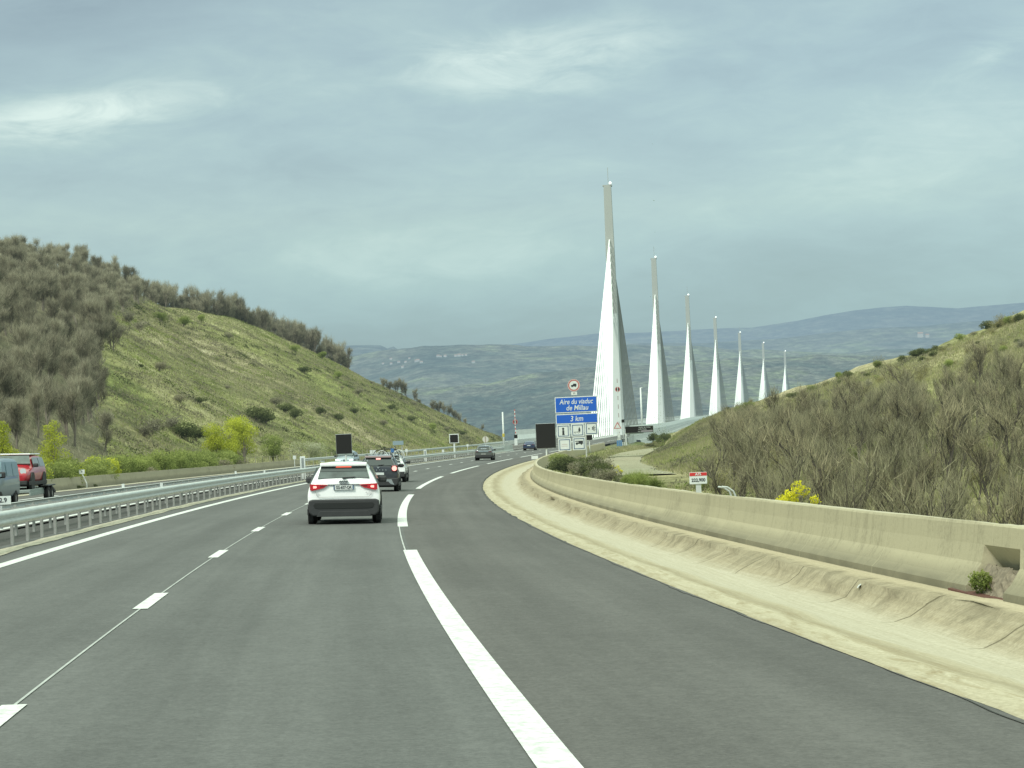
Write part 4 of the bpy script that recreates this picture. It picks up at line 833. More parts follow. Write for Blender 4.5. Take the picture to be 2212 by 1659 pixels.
def barrier_arm(px, y0, y1, d, lab, sgy, lean=0, tri=None):
    r, h = stand('barrier_arm', px, y0, y1, d, lab, 'barrier arm'); n = 14; L_ = h-1.2
    a = MB(); 
    for k in range(n): z0, z1 = 1.2+L_*k/n, 1.2+L_*(k+1)/n; a.box(-.07+lean*(z0/h),.07+lean*(z0/h),-.04,.04,z0,z1, m=k%2)
    a.build('arm', [M['pole_white'], M['pink_red'] if px < 1200 else mat('arm_grey', (.30,.25,.24), .6)], r)  # the tall arm has greyer bands in place of red
    MB().box(-.26,.26,-.2,.2,-.5,.75).build('cabinet', M['pole_white'], r, bevel=.03); MB().box(-.28,.30,-.25,.25,.75,1.35).build('signal_box', M['black'], r, bevel=.03)
    zz = sgy*h; p = MB().disc((lean*sgy,zz),.46*d/400,-.10,-.05,24).build('round_sign', M['pink_red'], r); MB().disc((lean*sgy,zz),.30*d/400,-.11,-.10,20).build('face', M['ink'] if lean == 0 else M['white_sign'], p); MB().box(lean*sgy-.06,lean*sgy+.06,-.12,-.11,zz-.5,zz+.5).build('bar', M['white_sign'], p)
    return r, h
barrier_arm(1111.5, 884, 956, 372, 'raised red and white barrier arm with a round red sign, left of the viaduct entrance', .62)
ra, h = barrier_arm(1333, 818, 962, 420, 'tall raised barrier arm with a round sign, in front of the first pylon', .84, .0)
# triangle, signal heads, blue and white panel at the entrance
r, h = stand('warning_sign', 1333.5, 911, 962, 410, 'triangular red-edged warning sign in front of the foot of the first pylon', 'road sign')
p = MB().poly([(-.75,h-1.3),(.75,h-1.3),(0,h)],-.03,.03).build('triangle', M['pink_red'], r); MB().poly([(-.50,h-1.17),(.50,h-1.17),(0,h-.3)],-.04,-.03).build('face', M['white_sign'], p); MB().box(-.4,.4,-.04,.02,h-1.9,h-1.4).build('sub_plate', M['white_sign'], r); MB().bar((0,.05,-.2),(0,.05,h-.2),.05,6).build('post', M['galva'], r)
r, h = stand('blue_panel', 1337.0, 935, 964, 405, 'small upright board, white above and blue below, at the viaduct entrance', 'panel')
MB().poly([(-.35,h*.45),(.35,h*.45),(.12,h),(-.12,h)],-.03,.03).build('upper_board', M['white_sign'], r); MB().box(-.55,.55,-.03,.03,-.1,h*.45).build('lower_board', mat('sky_blue', (.06,.20,.42), .5), r)
for k, (py, lab) in enumerate(((906,'upper black traffic signal on the white entrance post'),(948,'lower black traffic signal above the white cabinet'))):
    r, h = stand('traffic_signal', 1345.5, py, 965, 412, lab, 'traffic signal'); MB().box(-.28,.28,-.2,.1,h-.6,h).build('signal_head', M['black'], r, bevel=.03); MB().bar((0.05*k,.15+.1*k,-.3),(0.05*k,.15+.1*k,h-.1),.05,6).build('post', M['pole_white'], r)
r, h = stand('cabinet', 1346, 951.5, 966, 414, 'white roadside cabinet beside the barrier at the viaduct entrance', 'cabinet'); MB().box(-.3,.3,-.25,.25,-.3,h).build('housing', M['pole_white'], r, bevel=.03)
# mesh fence at the right of the entrance
def fence(name, pts_, hgt, label, mt, nr=4, r=.03, panel_mt=None):
    root = empty(name, pts_[0], 0, label, 'fence'); rel = [Vector(p)-Vector(pts_[0]) for p in pts_]
    for p in rel: MB().bar(p-Vector((0,0,.2)), p+Vector((0,0,hgt)), r, 5).build('post', mt, root)
    mb = MB()
    for a, b in zip(rel[:-1], rel[1:]):
        for k in range(nr): z = Vector((0,0,hgt*(k+1)/nr-.05)); mb.bar(a+z, b+z, r*.35, 4)
    mb.build('wires', mt, root)
    return root
fence('mesh_fence', [R(s,11.5,-.2) for s in np.arange(330,420,6)], 1.8, 'grey mesh fence on the right of the road before the viaduct', M['sign_back'], 8, .04)
lp = [R(s,-19.8,-.1) for s in np.arange(190,330,4.2)]; fence('wire_fence', lp, 1.35, 'low wire fence on pale posts at the foot of the left grassy slope', mat('fence_wood', (.30,.29,.22), .8), 3, .05)
# kilometre posts
ks = 45.5; kb = R(ks, 9.68, .80); km = empty('kilometre_post', kb, -TH(ks)-.05, 'red and white kilometre post reading 222,900 on the right concrete barrier', 'kilometre post')
un = 45.6/F; MB().box(-.055,.055,-.02,.02,-.02,.25).build('post', M['galva'], km); p = MB().box(-.185,.185,-.045,-.02,.23,.48).build('plate', M['white_sign'], km, bevel=.012); MB().box(-.18,.18,-.05,-.044,.405,.475).build('header', M['red_sign'], p)
text('A75', .075, M['white_sign'], p, (0,-.053,.438), bold=.002); text('222,900', .098, M['ink'], p, (0,-.048,.315), bold=.002, sx=.92)
MB().box(-.045,-.0,-.24,-.18,-.25,.05).build('bracket', M['galva'], km)
ks = 46.5; kb = R(ks, -5.25, .62); km = empty('marker_plate', kb, -TH(ks)+.02, 'small white plate reading 222.9 on the median guardrail at the left edge', 'marker'); c = W(1, 1081, ks)
km.location = (c[0], c[1], kb[2]); zz = c[2]-kb[2]; MB().box(-.22,.22,-.02,.0,zz-.09,zz+.09).build('plate', M['white_sign'], km); MB().box(-.03,.03,0,.03,-.3,zz).build('post', M['galva'], km); text('222.9', .135, M['ink'], km, (-.01,-.024,zz), bold=.002)
so_ = find_s(187,-17.6); km = empty('kilometre_post', R(so_,-17.62,0), -TH(so_), 'small white marker plate on a slim post in front of the left concrete wall', 'kilometre post'); c = W(178,1019,so_); zz = c[2]-km.location.z; x_ = c[0]-km.location.x
MB().tube([(0,0,-.1),(0,0,.3),(x_,0,zz-.1)], .035, 6).build('post', M['pole_white'], km); MB().box(x_-.17,x_+.17,-.05,-.02,zz-.13,zz+.13).build('plate', M['white_sign'], km); text('8', .16, M['ink'], km, (x_,-.055,zz))
# delineators and small reflectors
def delin(px, s, w, h, wd, lab, py=None):
    g = R(s, w, 0); r = empty('delineator', g, -TH(s), lab, 'delineator'); MB().box(-wd,wd,-.04,.04,-.1,h).build('body', M['pole_white'], r, bevel=.02); MB().box(-wd*.45,wd*.45,-.05,-.04,h*.35,h*.92).build('dark_stripe', M['sign_back'], r)
delin(656, 142, MW, 1.45, .17, 'tall white delineator with a grey stripe on the median, left of the message sign')
delin(920, 239, MW, 1.25, .16, 'white delineator with a grey stripe on the median, right of the black SUV')
for k, (px, lab) in enumerate(((268,'first small white reflector on the median rail from the left'),(347,'second small white reflector on the median rail from the left'),(508,'third small white reflector on the median rail, near the leafy bush'),(571,'fourth small white reflector on the median rail, nearest the white SUV'))):
    w0 = -4.8 if k%2 else -5.9; s = find_s(px, w0, .8); g = R(s, w0, .74); r = empty('reflector', g, -TH(s), lab, 'reflector'); MB().box(-.045,.045,-.02,.02,-.08,.15).build('plate', M['pole_white'], r)
for px, py, d, lab in ((802,976,205,'left of a pair of small white marker posts beyond the black SUV'),(809,976,205,'right of a pair of small white marker posts beyond the black SUV'),(878,973,230,'small pale marker plate beyond the bicycles at the slope foot'),(636,988,190,'small white marker plate beside the tall delineator'),(1010,962,300,'tiny white marker at the slope foot left of the round sign'),(957,974,260,'tiny pale marker behind the median guardrail')):
    c = W(px, py, d); gz = R(d,-19,0)[2]; r = empty('marker_post', (c[0],c[1],gz), 0, lab, 'marker'); MB().bar((0,0,-.1),(0,0,c[2]-gz),.03,6).build('post', M['pole_white'], r); MB().box(-.13,.13,-.03,0,c[2]-gz-.16,c[2]-gz+.16).build('plate', M['white_sign'], r)
c = W(860,957,226); gz = R(226,-17,0)[2]; r = empty('road_sign', (c[0],c[1],gz), .1, 'grey-blue back of a road sign on two legs at the foot of the left slope', 'road sign'); zz = c[2]-gz; MB().box(-.55,.55,0,.05,zz-.2,zz+.22).build('panel', mat('sign_back_blue', (.24,.32,.36), .5), r); posts(r, (-.35,.38), -.2, zz, .04)
s_w = 172; g = R(s_w, 9.35, 0); r = empty('marker_post', g, -TH(s_w), 'small white plate at the far end of the dirt gutter by the barrier', 'marker'); c = W(1155,988,s_w); x_ = c[0]-g[0]; MB().box(x_-.26,x_+.26,-.03,.03,c[2]-g[2]-.13,c[2]-g[2]+.13).build('plate', M['pole_white'], r); MB().bar((x_,0.04,-.2),(x_,0.04,c[2]-g[2]),.03,6).build('post', M['galva'], r)
# bent handrail end seen behind the kilometre post, and litter in the gutter
c = W(1578,1062,50); hr_ = empty('handrail', (c[0],c[1],c[2]-.6), 0, 'bent grey tube ends poking up behind the right concrete barrier', 'handrail')
for k in (0,.09): MB().tube([(-.28+k,0,.72),(-.15+k,0,.70),(-.02+k,0,.60),(.08+k,0,.3)], .022, 6).build('tube', M['galva'], hr_)
tag(MB().box(-.02,.02,-.09,.09,0,.015).build('litter', M['pole_white']), 'white scrap of litter lying on the gutter slope at the right', 'litter'); o = bpy.data.objects['litter']; ls = find_s(1869,8.75,.02,12,60); o.location = R(ls,8.74,.02); o.rotation_euler = (0,-.9,-.3)
# ------------------------------------------------------------------ vegetation
def tri_cloud(P, D, Wd, tone, name, mt, parent=None):
    """thin triangles: base points P, direction*length D, half-width vectors Wd"""
    n = len(P); V = np.empty((n,3,3), np.float32); V[:,0] = P-Wd; V[:,1] = P+Wd; V[:,2] = P+D
    return mesh_np(name, V.reshape(-1,3), np.arange(3*n).reshape(-1,3), mt, parent, False, tone=np.repeat(tone, 3))
def rnd_dir(n, rng, up=0.0):
    v = rng.normal(size=(n,3)); v[:,2] += up; return v/np.linalg.norm(v, axis=1)[:,None]
def leaf_data(blobs, n, size, rng, shell=.6):
    """leaf triangles in a set of ellipsoids (cx,cy,cz,rx,ry,rz)"""
    blobs = np.array(blobs, float); w = blobs[:,3]*blobs[:,4]*blobs[:,5]; k = rng.choice(len(blobs), n, p=(w**.66)/(w**.66).sum()); b = blobs[k]
    d = rnd_dir(n, rng); r = rng.random(n)**.5*(1-shell)+shell*rng.random(n)**.15; r = np.minimum(r*rng.normal(1,.09,n), 1.25)
    P = b[:,:3]+d*b[:,3:]*r[:,None]; dirs = rnd_dir(n, rng, .3)*size*rng.uniform(.6,1.5,n)[:,None]; wd = np.cross(dirs, rnd_dir(n, rng)); wd = wd/np.linalg.norm(wd,axis=1)[:,None]*size*rng.uniform(.3,.6,n)[:,None]
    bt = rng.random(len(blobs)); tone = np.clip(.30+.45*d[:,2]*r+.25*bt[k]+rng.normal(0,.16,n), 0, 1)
    return P, dirs, wd, tone
def make_bare_tree(name, h, rng, twig, spread=.42, density=1.0, tw=.03, lean=0, barkm=None, stems=1):
    tv = MB(); TP, TD, TT = [], [], []
    def grow(p, d, ln, r, lvl):
        segs = 4 if lvl == 0 else 3; q = p.copy(); pts_ = [q.copy()]
        for k in range(segs):
            d = (d+Vector(rng.normal(0,.10+.07*lvl,3))+Vector((0,0,.07*lvl))).normalized(); q2 = q+d*(ln/segs); r0 = r*(1-k/segs*.55); r1 = r*(1-(k+1)/segs*.55)
            tv.bar(q, q2, r0, 6 if lvl == 0 else (4 if lvl < 2 else 3), r1, cap=False); q = q2; pts_.append(q.copy())
        if lvl < 3:
            nb = {0:int(rng.integers(7,10)),1:int(rng.integers(4,6)),2:3}[lvl]
            for b in range(nb):
                t_ = rng.uniform(.16 if lvl == 0 else .2, 1.0); i = min(segs-1, int(t_*segs)); o = pts_[i].lerp(pts_[i+1], t_*segs-i)
                a = rng.uniform(0, 2*PI); side = Vector((math.cos(a), math.sin(a), rng.uniform(.2,.9)))
                nd = (d*(.55 if lvl == 0 else .75)+side*(spread+.25)).normalized(); grow(o, nd, ln*rng.uniform(.40,.62)*(1.15-.5*t_ if lvl == 0 else 1), r*.42, lvl+1)
        if lvl >= 2:
            for pt in pts_[1:]:
                for _ in range(int(round(2.4*density))): TP.append(tuple(pt)); TD.append(tuple(d))
        elif lvl == 1:
            for _ in range(int(5*density)): TP.append(tuple(pts_[-1])); TD.append(tuple(d))
    for s_ in range(stems):
        grow(Vector((.25*s_,.1*s_,-.3)), Vector((lean+rng.normal(0,.06),rng.normal(0,.06),1)).normalized(), h*.62*(1-.12*s_), h*.017+.02, 0)
    P = np.array(TP)+rng.normal(0,.16,(len(TP),3)); n = len(P); D = np.array(TD)*.9+rng.normal(0,.42,(n,3)); D[:,2] += .45; D = D/np.linalg.norm(D,axis=1)[:,None]*rng.uniform(.35,1.1,n)[:,None]*(h/6)**.5
    wd = np.cross(D, rnd_dir(n,rng)); wd = wd/np.linalg.norm(wd,axis=1)[:,None]*tw*rng.uniform(.5,1.2,n)[:,None]
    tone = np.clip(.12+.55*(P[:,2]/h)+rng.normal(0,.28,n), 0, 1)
    root = empty(name, (0,0,0)); tv.build('trunk', barkm or M['wood'], root); tri_cloud(P, D, wd, tone, 'crown', twig, root); return root
rg = np.random.default_rng(5)
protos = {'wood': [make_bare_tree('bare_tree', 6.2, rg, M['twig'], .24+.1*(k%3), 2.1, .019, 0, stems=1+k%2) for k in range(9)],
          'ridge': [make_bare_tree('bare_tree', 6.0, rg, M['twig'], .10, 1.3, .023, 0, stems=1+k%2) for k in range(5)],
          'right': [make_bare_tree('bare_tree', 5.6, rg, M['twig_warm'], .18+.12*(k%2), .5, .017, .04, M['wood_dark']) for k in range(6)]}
used = {id(p): False for L_ in protos.values() for p in L_}
def put(p, loc, sc, label=None, cat='tree', group=None, sz=1.0):
    if not used.get(id(p), False): used[id(p)] = True; o = p
    else: o = copy_tree(p)
    o.location = loc; o.rotation_euler = (0,0,random.uniform(0,6.28)); o.scale = (sc,sc,sc*sz)
    if label: tag(o, label, cat, group)
    return o
def pick(k): return random.choice(protos[k])
# brown wood on the left
def merge_stuff(name, items, label, cat='trees'):
    V = []; T_ = []; Fs = []; base = 0; mi = []
    for p, loc, sc in items:
        a = random.uniform(0,6.28); ca, sa = math.cos(a)*sc, math.sin(a)*sc; Rm = np.array([[ca,-sa,0],[sa,ca,0],[0,0,sc]])
        for ch in p.children:
            me = ch.data; n = len(me.vertices); co = np.empty(n*3, np.float32); me.vertices.foreach_get('co', co); co = co.reshape(-1,3)@Rm.T+np.array(loc); me.calc_loop_triangles()
            m = len(me.loop_triangles); tri = np.empty(m*3, np.int32); me.loop_triangles.foreach_get('vertices', tri); crown = 'tone' in me.attributes
            tn = np.full(n, .3, np.float32)
            if crown: me.attributes['tone'].data.foreach_get('value', tn); tn = np.clip(tn+random.uniform(-.15,.15),0,1)
            V.append(co); T_.append(tn); Fs.append(tri.reshape(-1,3)+base); mi.append(np.full(m, 0 if crown else 1)); base += n
    p = items[0][0]; mc = [c for c in p.children if 'tone' in c.data.attributes][0].data.materials[0]
    o = mesh_np(name, np.concatenate(V), np.concatenate(Fs), [mc, p.children[0].data.materials[0] if p.children[0].data.materials[0] != mc else p.children[1].data.materials[0]], None, False, None, np.concatenate(mi), np.concatenate(T_)); return tag(o, label, cat, None, 'stuff')
taken = []; WOOD = []; ROW = []
def far_enough(p, dmin):
    for q in taken:
        if (p[0]-q[0])**2+(p[1]-q[1])**2 < dmin*dmin: return False
    taken.append(p); return True
cnt = 0; tries = 0
while cnt < 250 and tries < 14000:
    tries += 1; u, v = random.uniform(0,.62), random.uniform(.03,.905); p = at_uv(HL, u, v); uv = proj(p)[0]
    xb = np.interp(uv[1], [560,600,650,700,800,900,985], [345,335,315,228,215,215,238])+random.uniform(-14,8)+(random.uniform(0,28) if random.random() < .25 else 0)
    if uv[0] < -60 or uv[0] > xb or uv[1] > 985: continue
    if not far_enough(p, 3.3): continue
    WOOD.append((pick('wood'), p, random.uniform(.55,.95))); cnt += 1
WOOD.sort(key=lambda q: -q[2]/q[1][1])
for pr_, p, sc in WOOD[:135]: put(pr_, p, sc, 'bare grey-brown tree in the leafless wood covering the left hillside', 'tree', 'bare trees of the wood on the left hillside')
merge_stuff('woodland', WOOD[135:], 'upper mass of bare brown woodland closing the left hilltop', 'wood')
print('wood', cnt, tries)
taken = []; cnt = 0; tries = 0
while cnt < 112 and tries < 8000:
    tries += 1; x = random.uniform(318,752); ry = np.interp(x, [330,500,640,750], [656,693,748,795]); rd = np.interp(x, [330,500,640,750], [400,430,460,480])
    p = W(x, ry+random.uniform(-3,4), rd+random.uniform(2,14)); p[2] -= .9
    if not far_enough(p, 1.7): continue
    ROW.append((pick('ridge'), p, random.uniform(.45,1.2))); cnt += 1
ROW.sort(key=lambda q: -q[2]/q[1][1])
for pr_, p, sc in ROW[:68]: put(pr_, p, sc, 'bare upright tree in the row standing along the skyline of the left hill', 'tree', 'bare trees in the row along the left skyline', 1.05)
merge_stuff('skyline_thicket', ROW[68:]+[(pick('ridge'), W(x, np.interp(x, [330,500,640,750], [656,693,748,795])+2, np.interp(x, [330,500,640,750], [400,430,460,480])+6)-np.array([0,0,.5]), random.uniform(.25,.42)) for x in np.arange(322,752,5.5)], 'low thicket of saplings filling in under the row of trees on the left skyline', 'thicket')
taken = []
for x, y, d, sc in [(828,828,485,.45),(842,834,486,.5),(858,842,487,.68),(868,848,488,.72),(880,852,489,.75),(893,860,490,.6),(905,868,492,.4),(935,878,500,.5),(948,886,502,.6),(958,890,504,.62),(970,896,506,.66),(982,902,508,.6),(994,908,510,.55),(1005,913,512,.45),(1042,925,520,.4)]:
    p = W(x, y+5, d); put(pick('ridge'), p-[0,0,.6], sc, 'small bare tree in the broken clumps low on the left skyline', 'tree', 'small bare trees low on the left skyline')
# right-hand wooded slope
notable = [(1823,950,7.0,'lone bare tree with an open forked crown in the middle of the right slope'),(1962,985,7.6,'tallest dark-trunked bare tree near the centre of the right slope'),(1680,925,5.6,'forked bare tree near the left end of the right-hand trees'),(1608,985,6.4,'slender leaning bare tree at the left end of the right-hand trees'),(1574,990,6.0,'leftmost bare tree of the right slope, slim and straight'),(1740,985,4.2,'small bare tree left of the lone forked tree, lower on the slope'),(1768,985,4.2,'small bare sapling just left of the lone forked tree'),(2052,960,7.0,'dark-stemmed bare tree right of the tallest tree on the right slope')]
tk = []
for (px, py, hh, lab) in notable:
    g = on_loft(HR, px, py); hs = hh*np.linalg.norm(g[:2])/215; put(pick('right'), g, hs/5.6, lab); tk.append(g)
taken = list(tk); cnt = 0; tries = 0
while cnt < 84 and tries < 9000:
    tries += 1; u, v = random.uniform(0,.72), random.uniform(.06,.74)**1.0; p = at_uv(HR, u, v); uv = proj(p)[0]
    if uv[0] < 1570 or uv[0] > 2290 or p[1] < 45: continue
    if uv[1] < np.interp(uv[0],[1570,1700,1880,1960,2212],[950,935,890,860,800]): continue
    if not far_enough(p, 2.7): continue
    put(pick('right'), p, random.uniform(.42,.90), 'thin bare tree among the open woodland on the right-hand slope', 'tree', 'bare trees scattered over the right-hand slope'); cnt += 1
print('right', cnt, tries)
# fine thicket of saplings between the larger trees of the right slope
rt_ = np.random.default_rng(21); SAP = [make_bare_tree('sapling', 4.2, rt_, M['twig_sap'], .10+.06*(k%2), .38, .014, .02, M['wood_dark']) for k in range(4)]
items = []; taken = []; tries = 0
while len(items) < 250 and tries < 20000:
    tries += 1; u, v = random.uniform(0,.72), random.uniform(.05,.74); p = at_uv(HR, u, v); uv = proj(p)[0]
    if uv[0] < 1555 or uv[0] > 2300 or p[1] < 42 or uv[1] < np.interp(uv[0],[1555,1700,1880,1960,2212],[960,945,900,870,815]) or not far_enough(p, 1.8): continue
    items.append((random.choice(SAP), p, random.uniform(.35,.95)))
merge_stuff('sapling_thicket', items, 'fine thicket of thin bare saplings filling the right-hand slope', 'thicket')
for s_p_ in SAP:
    for ch in list(s_p_.children): bpy.data.objects.remove(ch)
    bpy.data.objects.remove(s_p_)
# ---- bushes
def make_bush(name, w, h, n, size, mt, rng, stems=True, blobs=7, flat=1.0, shell=.55):
    bl = []
    for k in range(blobs):
        a = rng.uniform(0,2*PI); r = w*.5*rng.uniform(0,.62); rb = w*.5*rng.uniform(.35,.62); zz = h*rng.uniform(.30,.72); bl.append((r*math.cos(a), r*math.sin(a), zz, rb, rb, h*rng.uniform(.25,.34)*flat))
    P, D, Wv, t_ = leaf_data(bl, n, size, rng, shell); root = empty(name, (0,0,0)); P[:,2] = np.maximum(P[:,2], .02)
    tri_cloud(P, D, Wv, t_, 'foliage', mt, root)
    if stems:
        mb = MB()
        for b in bl: mb.bar((0,0,-.1), (b[0],b[1],b[2]), .02+.01*h, 4, .01)
        mb.build('stems', M['wood'], root)
    return root
def make_scrub(name, w, h, n, mt, rng, tw=.018, leaf=None):
    """twiggy upright bush"""
    nb = int(rng.integers(5,8)); c = np.stack([rng.normal(0,w*.22,nb), rng.normal(0,w*.22,nb), rng.uniform(.35,.75,nb)*h], 1); k = rng.integers(0,nb,n)
    u_ = rnd_dir(n,rng,.2); P0 = c[k]*rng.uniform(.25,1,n)[:,None]+u_*rng.uniform(0,.26,n)[:,None]*np.array([w*.8,w*.8,h*.7]); P0[:,2] = np.abs(P0[:,2])
    D = u_*.8+rng.normal(0,.5,(n,3)); D[:,2] += .25; D = D/np.linalg.norm(D,axis=1)[:,None]*rng.uniform(.14,.42,n)[:,None]
    wd = np.cross(D, rnd_dir(n,rng)); wd = wd/np.linalg.norm(wd,axis=1)[:,None]*tw*rng.uniform(.5,1.3,n)[:,None]
    root = empty(name, (0,0,0)); tone = np.clip(.12+.55*P0[:,2]/h+rng.normal(0,.28,n),0,1); tri_cloud(P0, D, wd, tone, 'twigs', mt, root)
    if leaf:
        m = n//3; P, D2, W2, t2 = leaf_data([(0,0,h*.6,w*.45,w*.45,h*.45)], m, .05*h, rng, .3); tri_cloud(P, D2, W2, t2, 'foliage', leaf, root)
    return root
rb = np.random.default_rng(9)
B = {'green': [make_bush('bush', 2.2, 1.5, 2600, .075, M['leaf_green'], rb) for k in range(4)],
     'yellow': [make_bush('bush', 2.0, 1.4, 2400, .075, M['leaf_yellow'], rb) for k in range(2)],
     'dark': [make_bush('shrub', 2.6, 1.3, 1600, .10, M['leaf_dark'], rb, flat=.9) for k in range(4)],
     'grey': [make_bush('shrub', 2.4, 1.2, 1300, .085, M['leaf_grey'], rb) for k in range(3)],
     'scrub': [make_scrub('scrub_bush', 2.2, 1.7, 800, M['twig_bud'], rb, .014, M['leaf_grey']) for k in range(4)],
     'scrub2': [make_scrub('scrub_bush', 2.0, 1.6, 900, M['twig'], rb, .016) for k in range(3)],
     'broom': [make_scrub('broom_bush', 1.3, 1.0, 2200, M['leaf_green'], rb, .010) for k in range(2)]}
for L_ in B.values():
    for p in L_: used[id(p)] = False
def pb(k): return random.choice(B[k])
# leafy growth behind the left wall
s = 52.
while s < 205:
    w0 = random.uniform(-20.0,-18.9); g = R(s, w0, -.1); k = 'green' if random.random() < .72 else ('yellow' if s < 150 else 'grey')
    uvx = proj(g)[0][0]
    if k == 'yellow': lab, gp = 'yellow-green leafy bush in the hedge behind the left concrete wall', 'yellow-green bushes behind the left wall'
    elif k == 'green': lab, gp = 'fresh green leafy bush in the hedge behind the left concrete wall', 'green bushes behind the left wall'
    else: lab, gp = 'dull grey-green bush in the hedge behind the left concrete wall', 'grey-green bushes behind the left wall'
    put(pb(k), g, random.uniform(.85,1.35)*np.interp(s,[50,110,200],[1.0,1.1,1.1]), lab, 'bush', gp, random.uniform(.9,1.25)); s += random.uniform(1.3,2.4)
def leafy_tree(name, px, w, htpx, wdpx, mt, lab, n=6000, size=.07, blobs=12, cone=False, tiers=None):
    s_ = find_s(px, w); g = R(s_, w, -.1); d_ = np.linalg.norm(g[:2]); h = htpx*d_/F; wd = wdpx*d_/F; rng = np.random.default_rng(int(px)); bl = []
    for k in range(blobs):
        f_ = (k+.5)/blobs; a = rng.uniform(0,2*PI)
        if cone: z = h*(.18+.74*f_); r_ = wd*.5*(1.0-f_*.75)*rng.uniform(.1,.6); rb_ = wd*.5*(.55-.30*f_)
        else: z = h*rng.uniform(.35,.78); r_ = wd*.5*rng.uniform(.15,.68); rb_ = wd*.5*rng.uniform(.28,.42)
        bl.append((r_*math.cos(a), r_*math.sin(a), z, rb_, rb_, rb_*.85))
    P, D, Wv, t_ = leaf_data(bl, n, size, rng, .5); root = empty(name, g, 0, lab, 'tree'); tri_cloud(P, D, Wv, t_, 'crown', mt, root)
    mb = MB().bar((0,0,-.2),(0,0,h*.5),h*.03,6,h*.015)
    for b in bl: mb.bar((0,0,h*.2),(b[0],b[1],b[2]),h*.010,4,h*.004)
    mb.build('trunk', M['wood'], root)
leafy_tree('young_tree', 6, -20, 165, 105, M['leaf_yellow'], 'yellow-green young tree cut by the left edge above the van', 7600, .07, 15, True)
leafy_tree('young_tree', 118, -20, 155, 105, M['leaf_yellow'], 'upright yellow-green young tree right of the red car on the trailer', 7600, .065, 15, True)
leafy_tree('round_tree', 478, -21, 118, 112, M['leaf_yellow'], 'left half of the bright yellow-green bushy pair above the left wall', 8200, .10, 14)
leafy_tree('round_tree', 530, -21.3, 130, 118, M['leaf_yellow'], 'right and taller half of the bright yellow-green bushy pair above the left wall', 8600, .10, 15)
leafy_tree('round_tree', 590, -20.5, 88, 96, M['leaf_green'], 'green leafy bush just right of the bright yellow-green pair', 3800, .10, 9)
leafy_tree('blossom_tree', 668, -20.5, 66, 100, M['leaf_white'], 'cream-flowering bush near the tall delineator at the slope foot', 3400, .09, 9)
leafy_tree('blossom_tree', 400, -19.8, 52, 60, M['leaf_white'], 'small whitish flowering bush left of the yellow-green pair', 1800, .08, 6)
# dark shrubs on the left slope
for px, py, sc, k in [(555,905,2.0,'dark'),(575,912,1.5,'dark'),(402,950,1.5,'dark'),(428,948,1.2,'dark'),(430,865,.9,'dark'),(392,870,.9,'grey'),(500,955,1.2,'grey'),(620,885,1.4,'dark'),(640,900,1.2,'dark'),(690,890,1.1,'dark'),(735,905,1.2,'dark'),(770,890,1.0,'dark'),(600,870,1.3,'grey'),(500,725,1.0,'grey'),(660,800,1.2,'dark'),(730,810,1.1,'green'),(700,770,1.3,'green'),(640,755,1.2,'green'),(400,700,1.3,'green'),(440,690,1.2,'green'),(350,690,1.2,'green'),(280,690,1.5,'scrub2'),(300,710,1.4,'scrub2'),(260,720,1.4,'scrub2'),(850,880,1.1,'dark'),(890,905,1.2,'dark'),(940,925,1.0,'green'),(830,915,1.0,'grey'),(780,850,1.2,'grey'),(350,800,1.1,'grey'),(340,930,1.6,'scrub2'),(370,925,1.4,'scrub2'),(320,945,1.4,'scrub2'),(900,870,1.0,'grey'),(970,925,1.0,'grey'),(1000,935,1.1,'dark')]:
    g = on_loft(HL, px, py, 8); nm = {'dark':'dark green shrub dotted on the grassy left slope','grey':'grey-green shrub dotted on the grassy left slope','green':'light green bush on the grassy left slope','scrub2':'brown leafless scrub clump at the edge of the left grassy slope'}[k]
    put(pb(k), g, sc*random.uniform(.9,1.1), nm, 'shrub', {'dark':'dark shrubs','grey':'grey-green shrubs','green':'light green bushes','scrub2':'leafless scrub clumps'}[k]+' on the left slope', .9)
cnt = 0
while cnt < 18:
    u, v = random.uniform(.25,1), random.uniform(.08,.84); p = at_uv(HL, u, v); uv = proj(p)[0]
    if uv[0] < 240 or uv[1] < 680: continue
    put(pb(random.choice(['dark','grey','grey'])), p, random.uniform(.30,.75), 'low scattered tuft of heath on the grassy left slope', 'shrub', 'low heath tufts on the left slope', .6); cnt += 1
